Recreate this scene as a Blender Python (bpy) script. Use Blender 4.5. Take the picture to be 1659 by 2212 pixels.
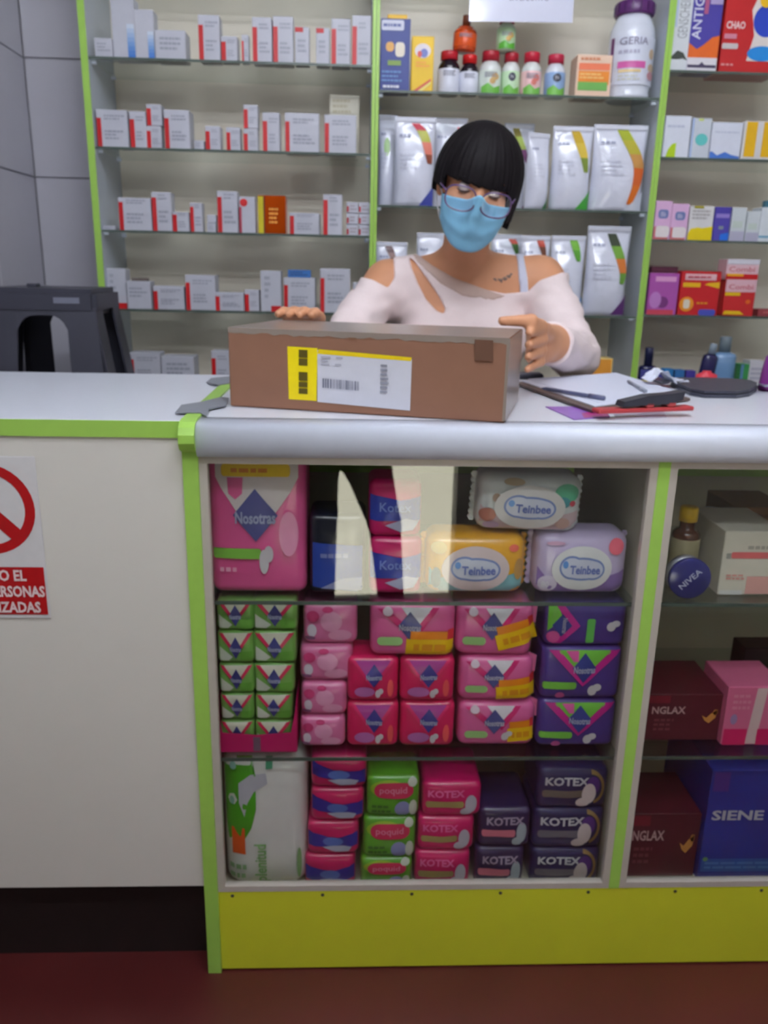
import bpy, bmesh, math, random
import numpy as np
from mathutils import Vector, Matrix

scene = bpy.context.scene
for o in list(bpy.data.objects):
    bpy.data.objects.remove(o, do_unlink=True)
COL = scene.collection
rng = random.Random(7)

# ---------------------------------------------------------------- camera
# photo frame 1659 x 2212; focal length in pixels; axes from the vanishing points
FPX, PX, PY = 1760.0, 829.5, 1106.0
def _unit(v): return v / np.linalg.norm(v)
_d = _unit(np.array([-125.0, 5924.0, FPX]))                 # world down in camera axes (x right, y down, z forward)
_D = 42700.0
AX = _unit(np.array([_D, -(-125.0 * _D + FPX * FPX) / 5924.0, FPX]))
AZ = -_d
AY = np.cross(AX, _d)
if AY[2] < 0: AY = -AY
CAM = np.array([0.0, -1.1815, 1.2159])
cam_data = bpy.data.cameras.new('camera')
cam_data.sensor_fit = 'VERTICAL'; cam_data.sensor_height = 36.0
cam_data.lens = FPX / 2212.0 * 36.0
cam_data.clip_start = 0.02
cam = bpy.data.objects.new('camera', cam_data); COL.objects.link(cam)
_M = np.array([AX, AY, AZ])                                  # rows: world axes in camera coords
R = Matrix(((_M[0,0], -_M[0,1], -_M[0,2]), (_M[1,0], -_M[1,1], -_M[1,2]), (_M[2,0], -_M[2,1], -_M[2,2])))
cam.matrix_world = Matrix.Translation(Vector(CAM)) @ R.to_4x4()
scene.camera = cam
cam_data.dof.use_dof = True
cam_data.dof.focus_distance = 0.62
cam_data.dof.aperture_fstop = 10.5

# ---------------------------------------------------------------- light
world = bpy.data.worlds.new('sky'); scene.world = world; world.use_nodes = True
_bg = world.node_tree.nodes['Background']
_bg.inputs[0].default_value = (0.72, 0.84, 1.0, 1); _bg.inputs[1].default_value = 0.9
sun_d = bpy.data.lights.new('sun', 'SUN'); sun_d.energy = 34.0; sun_d.angle = 0.01; sun_d.color = (1.0, 0.97, 0.9)
sun = bpy.data.objects.new('sun', sun_d); COL.objects.link(sun)
sun.rotation_euler = Vector((0.62, -0.05, -0.78)).to_track_quat('-Z', 'Y').to_euler()
sun.location = (-4, -3, 6)
TUBE = 24.0                                                   # emission of the ceiling tubes
vs = scene.view_settings
vs.view_transform = 'Standard'; vs.look = 'None'; vs.exposure = 0.0; vs.gamma = 1.0
vs.use_curve_mapping = False

# ---------------------------------------------------------------- helpers
def ray(px, py):
    r = np.array([px - PX, py - PY, FPX]); return np.array([r @ AX, r @ AY, r @ AZ])
def P(px, py, y):                                             # pixel -> point on the plane Y = y
    r = ray(px, py); return CAM + r * ((y - CAM[1]) / r[1])
def G(px, py, z):                                             # pixel -> point on the plane Z = z
    r = ray(px, py); return CAM + r * ((z - CAM[2]) / r[2])
def to_px(p):
    c = (p - CAM) @ _M
    return PX + FPX * c[..., 0] / c[..., 2], PY + FPX * c[..., 1] / c[..., 2]
def lin(c):
    out = []
    for v in c[:3]:
        v /= 255.0
        out.append(v / 12.92 if v <= 0.04045 else ((v + 0.055) / 1.055) ** 2.4)
    return tuple(out)

_mats = {}
def mat(c, r=0.5, metal=0.0, coat=0.0, var=0.05, scale=60.0, bump=0.0, name=None, spec=0.5):
    key = (tuple(c), r, metal, coat, var, scale, bump, spec)
    if key in _mats: return _mats[key]
    m = bpy.data.materials.new(name or 'paint_%d_%d_%d' % tuple(c[:3])); m.use_nodes = True
    nt = m.node_tree; b = nt.nodes['Principled BSDF']
    l = lin(c)
    b.inputs['Roughness'].default_value = r; b.inputs['Metallic'].default_value = metal
    b.inputs['Coat Weight'].default_value = coat; b.inputs['Coat Roughness'].default_value = 0.12
    b.inputs['Specular IOR Level'].default_value = spec
    tc = nt.nodes.new('ShaderNodeTexCoord'); nz = nt.nodes.new('ShaderNodeTexNoise')
    nz.inputs['Scale'].default_value = scale; nz.inputs['Detail'].default_value = 3
    nt.links.new(tc.outputs['Object'], nz.inputs['Vector'])
    mx = nt.nodes.new('ShaderNodeMix'); mx.data_type = 'RGBA'
    mx.inputs['A'].default_value = tuple(max(0, v * (1 - var)) for v in l) + (1,)
    mx.inputs['B'].default_value = tuple(min(1, v * (1 + var)) for v in l) + (1,)
    nt.links.new(nz.outputs['Fac'], mx.inputs['Factor'])
    nt.links.new(mx.outputs['Result'], b.inputs['Base Color'])
    if bump:
        bp = nt.nodes.new('ShaderNodeBump'); bp.inputs['Strength'].default_value = bump; bp.inputs['Distance'].default_value = 0.002
        nt.links.new(nz.outputs['Fac'], bp.inputs['Height']); nt.links.new(bp.outputs['Normal'], b.inputs['Normal'])
    _mats[key] = m
    return m
def glass_mat(name, tint, ior=1.5, rough=0.0, gain=1.0):
    m = bpy.data.materials.new(name); m.use_nodes = True
    nt = m.node_tree; nt.nodes.clear()
    out = nt.nodes.new('ShaderNodeOutputMaterial'); mix = nt.nodes.new('ShaderNodeMixShader')
    tr = nt.nodes.new('ShaderNodeBsdfTransparent'); gl = nt.nodes.new('ShaderNodeBsdfGlossy'); fr = nt.nodes.new('ShaderNodeFresnel')
    tr.inputs[0].default_value = tuple(tint) + (1,); gl.inputs['Roughness'].default_value = rough
    gl.inputs[0].default_value = (gain, gain, gain, 1)
    ge = nt.nodes.new('ShaderNodeNewGeometry'); mr = nt.nodes.new('ShaderNodeMapRange')       # same reflectance from both sides of the thin pane
    mr.inputs['To Min'].default_value = ior; mr.inputs['To Max'].default_value = 1.0/ior
    nt.links.new(ge.outputs['Backfacing'], mr.inputs['Value']); nt.links.new(mr.outputs['Result'], fr.inputs[0])
    nt.links.new(fr.outputs[0], mix.inputs[0]); nt.links.new(tr.outputs[0], mix.inputs[1]); nt.links.new(gl.outputs[0], mix.inputs[2])
    nt.links.new(mix.outputs[0], out.inputs[0])
    return m
def emit_mat(name, c, s):
    m = bpy.data.materials.new(name); m.use_nodes = True
    b = m.node_tree.nodes['Principled BSDF']
    b.inputs['Emission Color'].default_value = tuple(c) + (1,); b.inputs['Emission Strength'].default_value = s
    return m

def tag(o, label=None, cat=None, group=None, kind=None):
    if label: o['label'] = label
    if cat: o['category'] = cat
    if group: o['group'] = group
    if kind: o['kind'] = kind
    return o
def mesh_obj(name, V, F, m, parent=None, smooth=False, loc=None, rot=None):
    me = bpy.data.meshes.new(name); me.from_pydata([tuple(v) for v in V], [], [tuple(f) for f in F])
    ms = m if isinstance(m, (list, tuple)) else [m]
    for k in ms: me.materials.append(k)
    if smooth: me.polygons.foreach_set('use_smooth', [True] * len(me.polygons))
    me.update()
    o = bpy.data.objects.new(name, me); COL.objects.link(o)
    if parent is not None: o.parent = parent
    if loc is not None: o.location = loc
    if rot is not None: o.rotation_euler = rot
    return o
def bm_obj(name, bm, m, parent=None, smooth=False, loc=None, rot=None):
    me = bpy.data.meshes.new(name); bm.to_mesh(me); bm.free()
    me.materials.append(m)
    if smooth: me.polygons.foreach_set('use_smooth', [True] * len(me.polygons))
    o = bpy.data.objects.new(name, me); COL.objects.link(o)
    if parent is not None: o.parent = parent
    if loc is not None: o.location = loc
    if rot is not None: o.rotation_euler = rot
    return o
def empty(name, loc, rot=(0, 0, 0)):
    o = bpy.data.objects.new(name, None); COL.objects.link(o); o.location = loc; o.rotation_euler = rot
    o.empty_display_size = 0.05
    return o
def box_bm(x0, x1, y0, y1, z0, z1, bev=0.0, seg=1):
    bm = bmesh.new(); bmesh.ops.create_cube(bm, size=1.0)
    for v in bm.verts:
        v.co = Vector((x0 + (v.co.x + .5) * (x1 - x0), y0 + (v.co.y + .5) * (y1 - y0), z0 + (v.co.z + .5) * (z1 - z0)))
    if bev > 0: bmesh.ops.bevel(bm, geom=list(bm.edges), offset=bev, segments=seg, affect='EDGES')
    return bm
def box(name, x0, x1, y0, y1, z0, z1, m, parent=None, bev=0.0, seg=1):
    return bm_obj(name, box_bm(x0, x1, y0, y1, z0, z1, bev, seg), m, parent)
def struct(o): o['kind'] = 'structure'; return o
def lathe(name, prof, m, parent=None, n=24, loc=None, rot=None, smooth=True, sx=1.0, sy=1.0):
    V, F = [], []
    for r, z in prof:
        for i in range(n):
            a = 2 * math.pi * i / n; V.append((r * math.cos(a) * sx, r * math.sin(a) * sy, z))
    for k in range(len(prof) - 1):
        for i in range(n):
            j = (i + 1) % n; F.append((k * n + i, k * n + j, (k + 1) * n + j, (k + 1) * n + i))
    F.append(tuple(range(n - 1, -1, -1))); F.append(tuple((len(prof) - 1) * n + i for i in range(n)))
    return mesh_obj(name, V, F, m, parent, smooth, loc, rot)
def tube(name, pts, r, m, parent=None, n=8, closed=False):
    pts = [Vector(p) for p in pts]; V, F = [], []
    N = len(pts)
    for i, p in enumerate(pts):
        if closed: t = (pts[(i + 1) % N] - pts[i - 1]).normalized()
        else: t = (pts[min(i + 1, N - 1)] - pts[max(i - 1, 0)]).normalized()
        u = t.orthogonal().normalized()
        ref = Vector((0, 1, 0)) if abs(t.y) < .9 else Vector((0, 0, 1))
        u = t.cross(ref).normalized(); w = t.cross(u)
        rr = r[i] if isinstance(r, (list, tuple)) else r
        for k in range(n):
            a = 2 * math.pi * k / n; V.append(p + u * math.cos(a) * rr + w * math.sin(a) * rr)
    for i in range(N if closed else N - 1):
        j = (i + 1) % N
        for k in range(n):
            q = (k + 1) % n; F.append((i * n + k, i * n + q, j * n + q, j * n + k))
    if not closed: F.append(tuple(range(n - 1, -1, -1))); F.append(tuple((N - 1) * n + k for k in range(n)))
    return mesh_obj(name, V, F, m, parent, True)

# ------- packages: every package stands on local z = 0 with its front facing -y
class Pk: pass
INFO = {}
def reg(o, w, d, h, front, curved):
    k = Pk(); k.w, k.d, k.h, k.front, k.curved, k.layer = w, d, h, front, curved, 0
    INFO[o.name] = k; return o
def carton_mesh(name, w, d, h, c, rough=0.45, bev=0.0012, m=None):
    o = bm_obj(name, box_bm(-w/2, w/2, -d/2, d/2, 0, h, min(bev, w*.1, h*.1)), m or mat(c, rough))
    return reg(o, w, d, h, lambda x, z: -d/2, False)
def soft_front(w, d, h, r, b, wr, ph):
    def fr(x, z):
        zz = z - h/2
        dx = max(abs(x) - (w/2 - r), 0.0); dz = max(abs(zz) - (h/2 - r), 0.0)
        q = math.sqrt(max(r*r - dx*dx - dz*dz, 0.0))
        s = max(0, 1 - (2*x/w)**2) * max(0, 1 - (2*zz/h)**2)
        return -(d/2 - r + q + b*s + wr*s*math.sin(x*95 + ph)*math.sin(zz*80 + ph*2))
    return fr
def soft_mesh(name, w, d, h, c, rough=0.3, r=0.014, b=0.006, wr=0.0015, coat=0.4, m=None):
    # plastic-film pack: rounded block that bulges
    ph = rng.uniform(0, 6)
    r = min(r, d*.45, h*.45, w*.45)
    fr = soft_front(w, d, h, r, b, wr, ph)
    n = 11; bm = bmesh.new()
    def axis(L): 
        a = L/2 - r
        t = [-L/2, -L/2 + r*.3, -L/2 + r*.7, -a] + [(-a + 2*a*(i+1)/(n-6)) for i in range(n-7)] + [a, L/2 - r*.7, L/2 - r*.3, L/2]
        return t
    ax, ay, az = axis(w), axis(d), axis(h)
    cache = {}
    def pt(i, j, k):
        key = (i, j, k)
        if key in cache: return cache[key]
        x, y, z = ax[i], ay[j], az[k]
        cx, cy, cz = (max(-L/2 + r, min(L/2 - r, v)) for L, v in ((w, x), (d, y), (h, z)))
        v = Vector((x - cx, y - cy, z - cz))
        p = Vector((cx, cy, cz)) + (v.normalized() * r if v.length > 1e-9 else v)
        s = max(0, 1 - (2*p.x/w)**2) * max(0, 1 - (2*p.z/h)**2)
        bul = b*s + wr*s*math.sin(p.x*95 + ph)*math.sin(p.z*80 + ph*2)
        p.y += math.copysign(bul, p.y) if abs(p.y) > 1e-6 else 0
        p.z += h/2
        cache[key] = bm.verts.new(p); return cache[key]
    N = len(ax) - 1
    for a in range(N):
        for c2 in range(N):
            for s in (0, N):
                q = [pt(s, a, c2), pt(s, a+1, c2), pt(s, a+1, c2+1), pt(s, a, c2+1)]; bm.faces.new(q if s else q[::-1])
                q = [pt(a, s, c2), pt(a+1, s, c2), pt(a+1, s, c2+1), pt(a, s, c2+1)]; bm.faces.new(q[::-1] if s else q)
                q = [pt(a, c2, s), pt(a+1, c2, s), pt(a+1, c2+1, s), pt(a, c2+1, s)]; bm.faces.new(q if s else q[::-1])
    o = bm_obj(name, bm, m or mat(c, rough, coat=coat), smooth=True)
    return reg(o, w, d, h, lambda x, z: fr(x, z), True)
def pouch_mesh(name, w, d, h, c):
    # stand-up pouch: flat crimped head, belly near the foot
    def th(x, z):
        u, v = 2*x/w, z/h
        g = (0.62 + 0.38*math.sin(min(1, v/0.3)*math.pi/2)) if v < .3 else max(0.0, math.cos((v - .3)/.64*math.pi/2)) if v < .94 else 0.0
        e = max(0.0, 1 - abs(u)**2.6)**0.6
        return d/2*g*e + 0.0012 + 0.0012*math.sin(x*70 + z*40)*e*(1 if v < .9 else 0)
    nx, nz = 14, 18; V, F = [], []
    for s in (-1, 1):
        for k in range(nz + 1):
            v = k/nz; ww = w*(1 - .035*math.sin(v*math.pi))
            for i in range(nx + 1):
                x = (i/nx - .5)*ww; V.append((x, s*th((i/nx-.5)*w, v*h), v*h))
    n1 = (nx+1)*(nz+1)
    for k in range(nz):
        for i in range(nx):
            a = k*(nx+1) + i; q = (a, a+1, a+nx+2, a+nx+1); F.append(q); F.append(tuple(n1 + t for t in q[::-1]))
    rim = [i for i in range(nx+1)] + [k*(nx+1)+nx for k in range(1, nz+1)] + [nz*(nx+1)+i for i in range(nx-1, -1, -1)] + [k*(nx+1) for k in range(nz-1, 0, -1)]
    for a, b in zip(rim, rim[1:] + rim[:1]): F.append((b, a, n1 + a, n1 + b))
    o = mesh_obj(name, V, F, mat(c, 0.16, coat=0.6), None, True)
    return reg(o, w, d, h, lambda x, z: -th(x, z), True)

def RC(u0, v0, u1, v1): return [(u0, v0), (u1, v0), (u1, v1), (u0, v1)]
def EL(cx, cy, rx, ry, n=24): return [(cx + rx*math.cos(2*math.pi*i/n), cy + ry*math.sin(2*math.pi*i/n)) for i in range(n)]
def RR(u0, v0, u1, v1, ru, rv, n=5):
    out = []
    for cx, cy, a0 in ((u1-ru, v0+rv, -90), (u1-ru, v1-rv, 0), (u0+ru, v1-rv, 90), (u0+ru, v0+rv, 180)):
        for i in range(n + 1):
            a = math.radians(a0 + 90*i/n); out.append((cx + ru*math.cos(a), cy + rv*math.sin(a)))
    return out
def decal(root, name, polys, c, rough=0.4, m=None, off=0.0, lift=0.0, label=None):
    # flat print on the front of a package, given in fractions of its width and height
    k = INFO[root.name]; k.layer += 1
    o_ = 0.00035*k.layer + 0.0002 + lift + (0.0012 if k.curved else 0)
    bm = bmesh.new()
    for p in polys:
        try: bm.faces.new([bm.verts.new(((u - .5)*k.w, 0, v*k.h)) for u, v in p])
        except ValueError: pass
    if k.curved:
        bmesh.ops.triangulate(bm, faces=list(bm.faces))
        L = max(k.w, k.h)/9
        for _ in range(3):
            e = [e for e in bm.edges if e.calc_length() > L]
            if not e: break
            bmesh.ops.subdivide_edges(bm, edges=e, cuts=1)
            bmesh.ops.triangulate(bm, faces=[f for f in bm.faces if len(f.verts) > 3])
    for v in bm.verts: v.co.y = k.front(v.co.x, v.co.z) - o_
    bm.normal_update()
    for f in bm.faces:
        if f.normal.y > 0: f.normal_flip()
    o = bm_obj(name, bm, m or mat(c, rough, coat=0.2 if k.curved else 0), root, smooth=k.curved)
    if label: o['label'] = label
    return o
_txt = {}
def glyphs(s, bold):
    if (s, bold) in _txt: return _txt[(s, bold)]
    cu = bpy.data.curves.new('lettering', 'FONT'); cu.body = s; cu.resolution_u = 2; cu.offset = bold
    ob = bpy.data.objects.new('lettering', cu); COL.objects.link(ob)
    me = bpy.data.meshes.new_from_object(ob.evaluated_get(bpy.context.evaluated_depsgraph_get()))
    V = np.array([v.co[:2] for v in me.vertices]); F = [tuple(p.vertices) for p in me.polygons]
    bpy.data.objects.remove(ob, do_unlink=True); bpy.data.curves.remove(cu); bpy.data.meshes.remove(me)
    V -= V.min(0); V /= V.max(0)
    _txt[(s, bold)] = (V - .5, F); return _txt[(s, bold)]
def text(root, s, cx, cy, wu, hv, c, rot=0.0, bold=0.012, name='lettering', m=None, lift=0.0):
    k = INFO[root.name]; k.layer += 1
    o_ = 0.00035*k.layer + 0.0002 + lift + (0.0022 if k.curved else 0)
    V, F = glyphs(s, bold)
    W, H = wu*k.w, hv*k.h
    ca, sa = math.cos(math.radians(rot)), math.sin(math.radians(rot))
    out = []
    for a, b in V:
        x, z = a*W, b*H
        x, z = x*ca - z*sa + (cx - .5)*k.w, x*sa + z*ca + cy*k.h
        out.append((x, k.front(x, z) - o_, z))
    return mesh_obj(name, out, F, m or mat(c, .5), root)
def lines(root, u0, u1, v0, v1, n, c, seed=0, name='fine_print'):
    # rows of print too small to read
    r2 = random.Random(seed + n); polys = []
    for i in range(n):
        v = v1 - (i + .5)*(v1 - v0)/n; hh = (v1 - v0)/n*.26; u = u0
        end = u0 + (u1 - u0)*r2.uniform(.6, 1)
        while u < end - .02:
            e = min(end, u + r2.uniform(.06, .2)*(u1 - u0) + .02); polys.append(RC(u, v - hh, e, v + hh)); u = e + .02
    return decal(root, name, polys, c)
def put(o, X, Y, Zb, yaw=0.0, roll=0.0):
    o.location = (X, Y, Zb); o.rotation_euler = (0, math.radians(roll), math.radians(yaw)); return o
def rect(x0, x1, yt, yb, Y):
    ym, xm = (yt + yb)/2, (x0 + x1)/2
    return P(x0, ym, Y)[0], P(x1, ym, Y)[0], P(xm, yb, Y)[2], P(xm, yt, Y)[2]
ORD = ['zeroth','first','second','third','fourth','fifth','sixth','seventh','eighth','ninth','tenth','eleventh','twelfth','thirteenth','fourteenth','fifteenth']

# ---------------------------------------------------------------- materials of the place
LIME = (160, 205, 88); LIME2 = (168, 178, 22)
m_lime = mat(LIME, .35, name='lime_edge_band'); m_lime_base = mat((214, 217, 50), .4, var=.07, scale=6, name='lime_base_board')
m_white_top = mat((226, 229, 238), .28, var=.02, name='white_melamine'); m_panel = mat((226, 222, 213), .45, var=.03, scale=4, name='cream_melamine')
m_alu = mat((220, 225, 238), .42, metal=.05, var=.03, name='brushed_aluminium'); m_frame = mat((196, 188, 178), .4, metal=.1, name='aluminium_frame')
m_side = mat((188, 196, 206), .35, name='grey_melamine'); m_taupe = mat((240, 230, 212), .45, var=.05, scale=3, name='taupe_backboard')
m_casewall = mat((200, 196, 172), .5, var=.06, scale=5, name='olive_backboard')
m_tile = mat((196, 194, 202), .25, var=.04, scale=5, name='glazed_tile'); m_grout = mat((166, 164, 171), .8, name='grout')
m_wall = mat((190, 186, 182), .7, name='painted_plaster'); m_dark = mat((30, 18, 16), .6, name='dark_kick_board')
m_glass = glass_mat('case_glass', (.97, .98, .97), 1.53); m_shelfglass = glass_mat('shelf_glass', (.90, .93, .91), 1.4, .05)
m_gedge = mat((78, 92, 84), .25, name='glass_edge')

def floor_mat():
    m = bpy.data.materials.new('polished_red_cement'); m.use_nodes = True; nt = m.node_tree; b = nt.nodes['Principled BSDF']
    tc = nt.nodes.new('ShaderNodeTexCoord'); n1 = nt.nodes.new('ShaderNodeTexNoise'); n1.inputs['Scale'].default_value = 2.2; n1.inputs['Detail'].default_value = 6
    cr = nt.nodes.new('ShaderNodeValToRGB'); nt.links.new(tc.outputs['Object'], n1.inputs['Vector']); nt.links.new(n1.outputs['Fac'], cr.inputs['Fac'])
    cr.color_ramp.elements[0].position = .3; cr.color_ramp.elements[0].color = lin((72, 20, 18)) + (1,)
    cr.color_ramp.elements[1].position = .7; cr.color_ramp.elements[1].color = lin((90, 32, 30)) + (1,)
    nt.links.new(cr.outputs['Color'], b.inputs['Base Color']); b.inputs['Roughness'].default_value = .42
    return m
XL, XR, YB, YF, ZC = -0.95, 1.62, 1.47, -1.72, 2.62

# ---------------------------------------------------------------- room shell
struct(box('floor', XL - .1, XR + .1, YF, YB + .1, -.1, 0, floor_mat()))
struct(box('ceiling', XL - .1, XR + .1, YF - .15, YB + .1, ZC, ZC + .12, mat((214, 214, 214), .8, name='ceiling_paint')))
wl = struct(box('wall_left', XL - .12, XL - .012, YF, YB + .1, 0, ZC, m_grout))
wb = struct(box('wall_back', XL - .012, XR + .012, YB + .012, YB + .1, 0, ZC, m_grout))
struct(box('wall_right', XR + .012, XR + .12, YF, YB + .1, 0, ZC, m_wall))
wf = struct(box('wall_front', .38, XR + .012, YF, YF + .12, 0, ZC, m_wall))
struct(box('door_1', XL - .012, -.13, YF + .02, YF + .06, .01, 2.3, mat((120, 122, 126), .5, name='grey_door_leaf')))  # added unseen panel: keeps bright pavement out of the glass reflection
struct(box('trim_1', XL - .012, .38, YF, YF + .12, 2.3, ZC, m_wall))
# wall tiles about 30 cm square, joints recessed
tz = [1.78 + .32*k for k in range(-6, 4)]
def tiles():
    me = None
    TW, TH, JT = .317, .317, .003
    for zi, z in enumerate(tz):
        z1 = min(z + .32, ZC) - .0015; z0 = max(z, 0) + .0015
        if z1 - z0 < .02: continue
        for i in range(5):                                      # left wall, from the corner toward the counter
            y1 = YB - .32*i - .002; y0 = y1 - .317
            box('tile', XL - .0125, XL, y0, y1, z0, z1, m_tile, wl, .0012)
        box('tile', XL + .002, XL + .317, YB, YB + .0125, z0, z1, m_tile, wb, .0012)
tiles()
box('plaster', XL - .0125, XL, YF + .005, YB - 1.61, 0.005, ZC - .005, m_wall, wl)
box('plaster', XL + .322, XR, YB, YB + .0125, 0.005, ZC - .005, m_wall, wb)
# street outside the shop front, seen mirrored in the case glass
struct(box('pavement', -7, 7, -5.2, YF - .001, -.12, -.02, mat((206, 204, 188), .9, var=.1, scale=3, name='sunlit_concrete')))
struct(box('road', -14, 14, -11, -5.2, -.2, -.1, mat((70, 70, 70), .9, name='asphalt')))
struct(box('facade', -14, 14, -11.4, -11, -.2, 7, mat((120, 112, 104), .9, name='shaded_facade')))

# ceiling tubes
def tube_light(x, y, rz, label, power=1.0):
    t = empty('ceiling_light', (x, y, ZC - .085), (0, 0, rz)); tag(t, label, 'ceiling light')
    box('housing', -.62, .62, -.07, .07, .045, .085, mat((230, 230, 230), .4, name='lamp_housing'), t, .004)
    for s in (-1, 1):
        tube('fluorescent_tube', [(-.58, .035*s, .018), (.58, .035*s, .018)], .013, emit_mat('tube_glow', (.85, .90, 1.0), TUBE*power), t, 10)
        for e in (-1, 1): box('lamp_holder', e*.6 - .015, e*.6 + .015, .035*s - .014, .035*s + .014, 0, .05, mat((225, 225, 225), .4), t)
tube_light(.32, .1, 0, 'twin fluorescent ceiling light over the counter')
tube_light(.32, -.72, 0, 'twin fluorescent ceiling light over the customer side', 1.95)
tube_light(.1, -1.42, 0, 'added unseen twin fluorescent ceiling light just inside the shop front', 2.0)  # added fixture, out of view: more frontal light on counter and case

# ---------------------------------------------------------------- wall shelving: three units side by side
SY0, SY1 = 1.2, 1.452
PX_POST = [-.698, .056, .829, 1.60]
UZ = [[1.731, 1.516, 1.306, 1.096, .886, .60], [1.673, 1.387, 1.102, .82, .55], [1.742, 1.528, 1.314, 1.108, .898, .60]]
ULAB = ['wall shelving unit holding white cartons beside the tiled wall', 'wall shelving unit holding white pouches and vitamin bottles',
        'wall shelving unit holding red and purple boxes']
for u in range(3):
    xa, xb = PX_POST[u] + (.0 if u else 0), PX_POST[u + 1]
    t = empty('wall_shelving', ((xa + xb)/2, SY0, 0)); tag(t, ULAB[u], 'shelving', 'wall shelving units'); ox = (xa + xb)/2
    def part(name, x0, x1, y0, y1, z0, z1, m, par=t, bev=0.0): return box(name, x0 - ox, x1 - ox, y0 - SY0, y1 - SY0, z0, z1, m, par, bev)
    hw = .0092
    ls = part('side_panel', xa + (-hw if u == 0 else .0006), xa + hw, SY0 + .002, SY1, 0, 2.3, m_side)
    e1 = part('edge_band', xa + (-hw if u == 0 else .0006), xa + hw, SY0, SY0 + .002, 0, 2.3, m_lime, ls)
    rs = part('side_panel', xb - hw, xb - .0002, SY0 + .002, SY1, 0, 2.3, m_side)
    part('edge_band', xb - hw, xb - .0002, SY0, SY0 + .002, 0, 2.3, m_lime, rs)
    part('back_panel', xa + hw, xb - hw, SY1 - .006, SY1, 0.0, 2.3, m_taupe)
    part('plinth', xa + hw, xb - hw, SY0 + .02, SY0 + .035, 0, .1, m_lime)
    part('top_panel', xa + hw, xb - hw, SY0, SY1 - .006, 2.282, 2.3, m_side)
    for z in UZ[u] + ([1.96] if u != 1 else [2.0]):
        g = part('glass_shelf', xa + hw + .001, xb - hw - .001, SY0 + .004, SY1 - .007, z - .006, z, m_shelfglass)
        part('glass_edge', xa + hw + .001, xb - hw - .001, SY0 + .002, SY0 + .004, z - .006, z, m_gedge, g)
        for xx in (xa + hw, xb - hw - .012):
            for yy in (SY0 + .03, SY1 - .04): part('shelf_peg', xx, xx + .012, yy, yy + .008, z - .012, z - .0062, m_alu)

# ---------------------------------------------------------------- counter flap section on the left
t = empty('counter_flap', (-.6, .25, 0)); tag(t, 'white hinged counter section with lime green front edge beside the display case', 'counter')
def cpart(name, x0, x1, y0, y1, z0, z1, m, par=t, bev=0.0): return box(name, x0 + .6, x1 + .6, y0 - .25, y1 - .25, z0, z1, m, par, bev)
tp = cpart('top_board', -.945, -.2475, 0.0, .535, .976, 1.0, m_white_top, t, .001)
cpart('edge_band', -.945, -.2475, -.0022, 0.0, .975, .9995, m_lime, tp)
fp = cpart('front_panel', -.945, -.2475, .002, .018, .182, .975, m_panel, t, .001)
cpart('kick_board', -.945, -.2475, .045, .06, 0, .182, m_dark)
cpart('side_board', -.945, -.93, .018, .53, 0, .975, m_panel)

# ---------------------------------------------------------------- glass display case
CX0, CX1, CYB, HTOP = -.247, 1.60, .535, 1.0
t = empty('display_cabinet', (.6, .26, 0)); tag(t, 'glass-fronted display cabinet with lime green base and rounded aluminium top edge', 'display cabinet')
def dpart(name, x0, x1, y0, y1, z0, z1, m, par=None, bev=0.0): return box(name, x0 - .6, x1 - .6, y0 - .26, y1 - .26, z0, z1, m, par or t, bev)
sd = dpart('side_panel', CX0, -.224, .003, CYB, 0, .999, m_casewall)
dpart('edge_band', CX0, -.224, -.006, .003, 0, .962, m_lime, sd)
dpart('edge_band', CX0, -.224, .003, CYB, .999, 1.003, m_lime, sd)
# rounded lime cap of the side panel at the top front corner
prof = [(.003, 1.003), (-.012, 1.001), (-.022, .994), (-.0275, .984), (-.028, .972), (-.022, .962), (-.006, .955), (.003, .955)]
def extrude_x(name, prof, x0, x1, m, par):
    n = len(prof); V = [(x0 - .6, y - .26, z) for y, z in prof] + [(x1 - .6, y - .26, z) for y, z in prof]
    F = [(i, (i+1) % n, n + (i+1) % n, n + i) for i in range(n)] + [tuple(range(n - 1, -1, -1)), tuple(range(n, 2*n))]
    return mesh_obj(name, V, F, m, par)
extrude_x('edge_cap', prof, CX0, -.224, m_lime, sd)
dpart('top_board', -.224, CX1, .03, CYB, .98, 1.0, m_white_top)
nose = [(.0298, 1.0), (.004, 1.0)] + [(-.002 - .020*math.sin(math.radians(a))**.8, .974 + .026*math.cos(math.radians(a))) for a in range(12, 171, 12)] + [(-.004, .948), (.006, .948), (.0298, .978)]
ns = extrude_x('nosing', nose, -.2238, CX1, m_alu, t)
ns.data.polygons.foreach_set('use_smooth', [len(p.vertices) == 4 and p.index < len(nose) - 3 for p in ns.data.polygons])
dpart('groove', -.2236, CX1, .0285, .0305, .9992, 1.0006, mat((120, 124, 132), .5), ns)
dpart('base_board', -.224, CX1, 0.0, .016, 0.004, .172, m_lime_base)
dpart('bottom_deck', -.224, CX1, .016, CYB - .008, .115, .1335, m_casewall)
dpart('back_panel', -.224, CX1, CYB - .008, CYB, 0, .98, m_casewall)
dpart('back_rail', -.224, CX1, CYB - .022, CYB - .0082, .80, .83, m_lime)
divs = [(-.224, None), (.473, .0075), (1.17, .0075), (1.6, None)]
bays = [(-.224, .4655), (.4805, 1.1625), (1.1775, 1.6)]
for xd in (.473, 1.17):
    dv = dpart('divider', xd - .0092, xd + .0092, .002, .45, .1336, .955, m_casewall)
    dpart('edge_band', xd - .0092, xd + .0092, -.002, .002, .172, .952, m_lime, dv)
SZ = [.7094, .4251, .1340]
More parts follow.
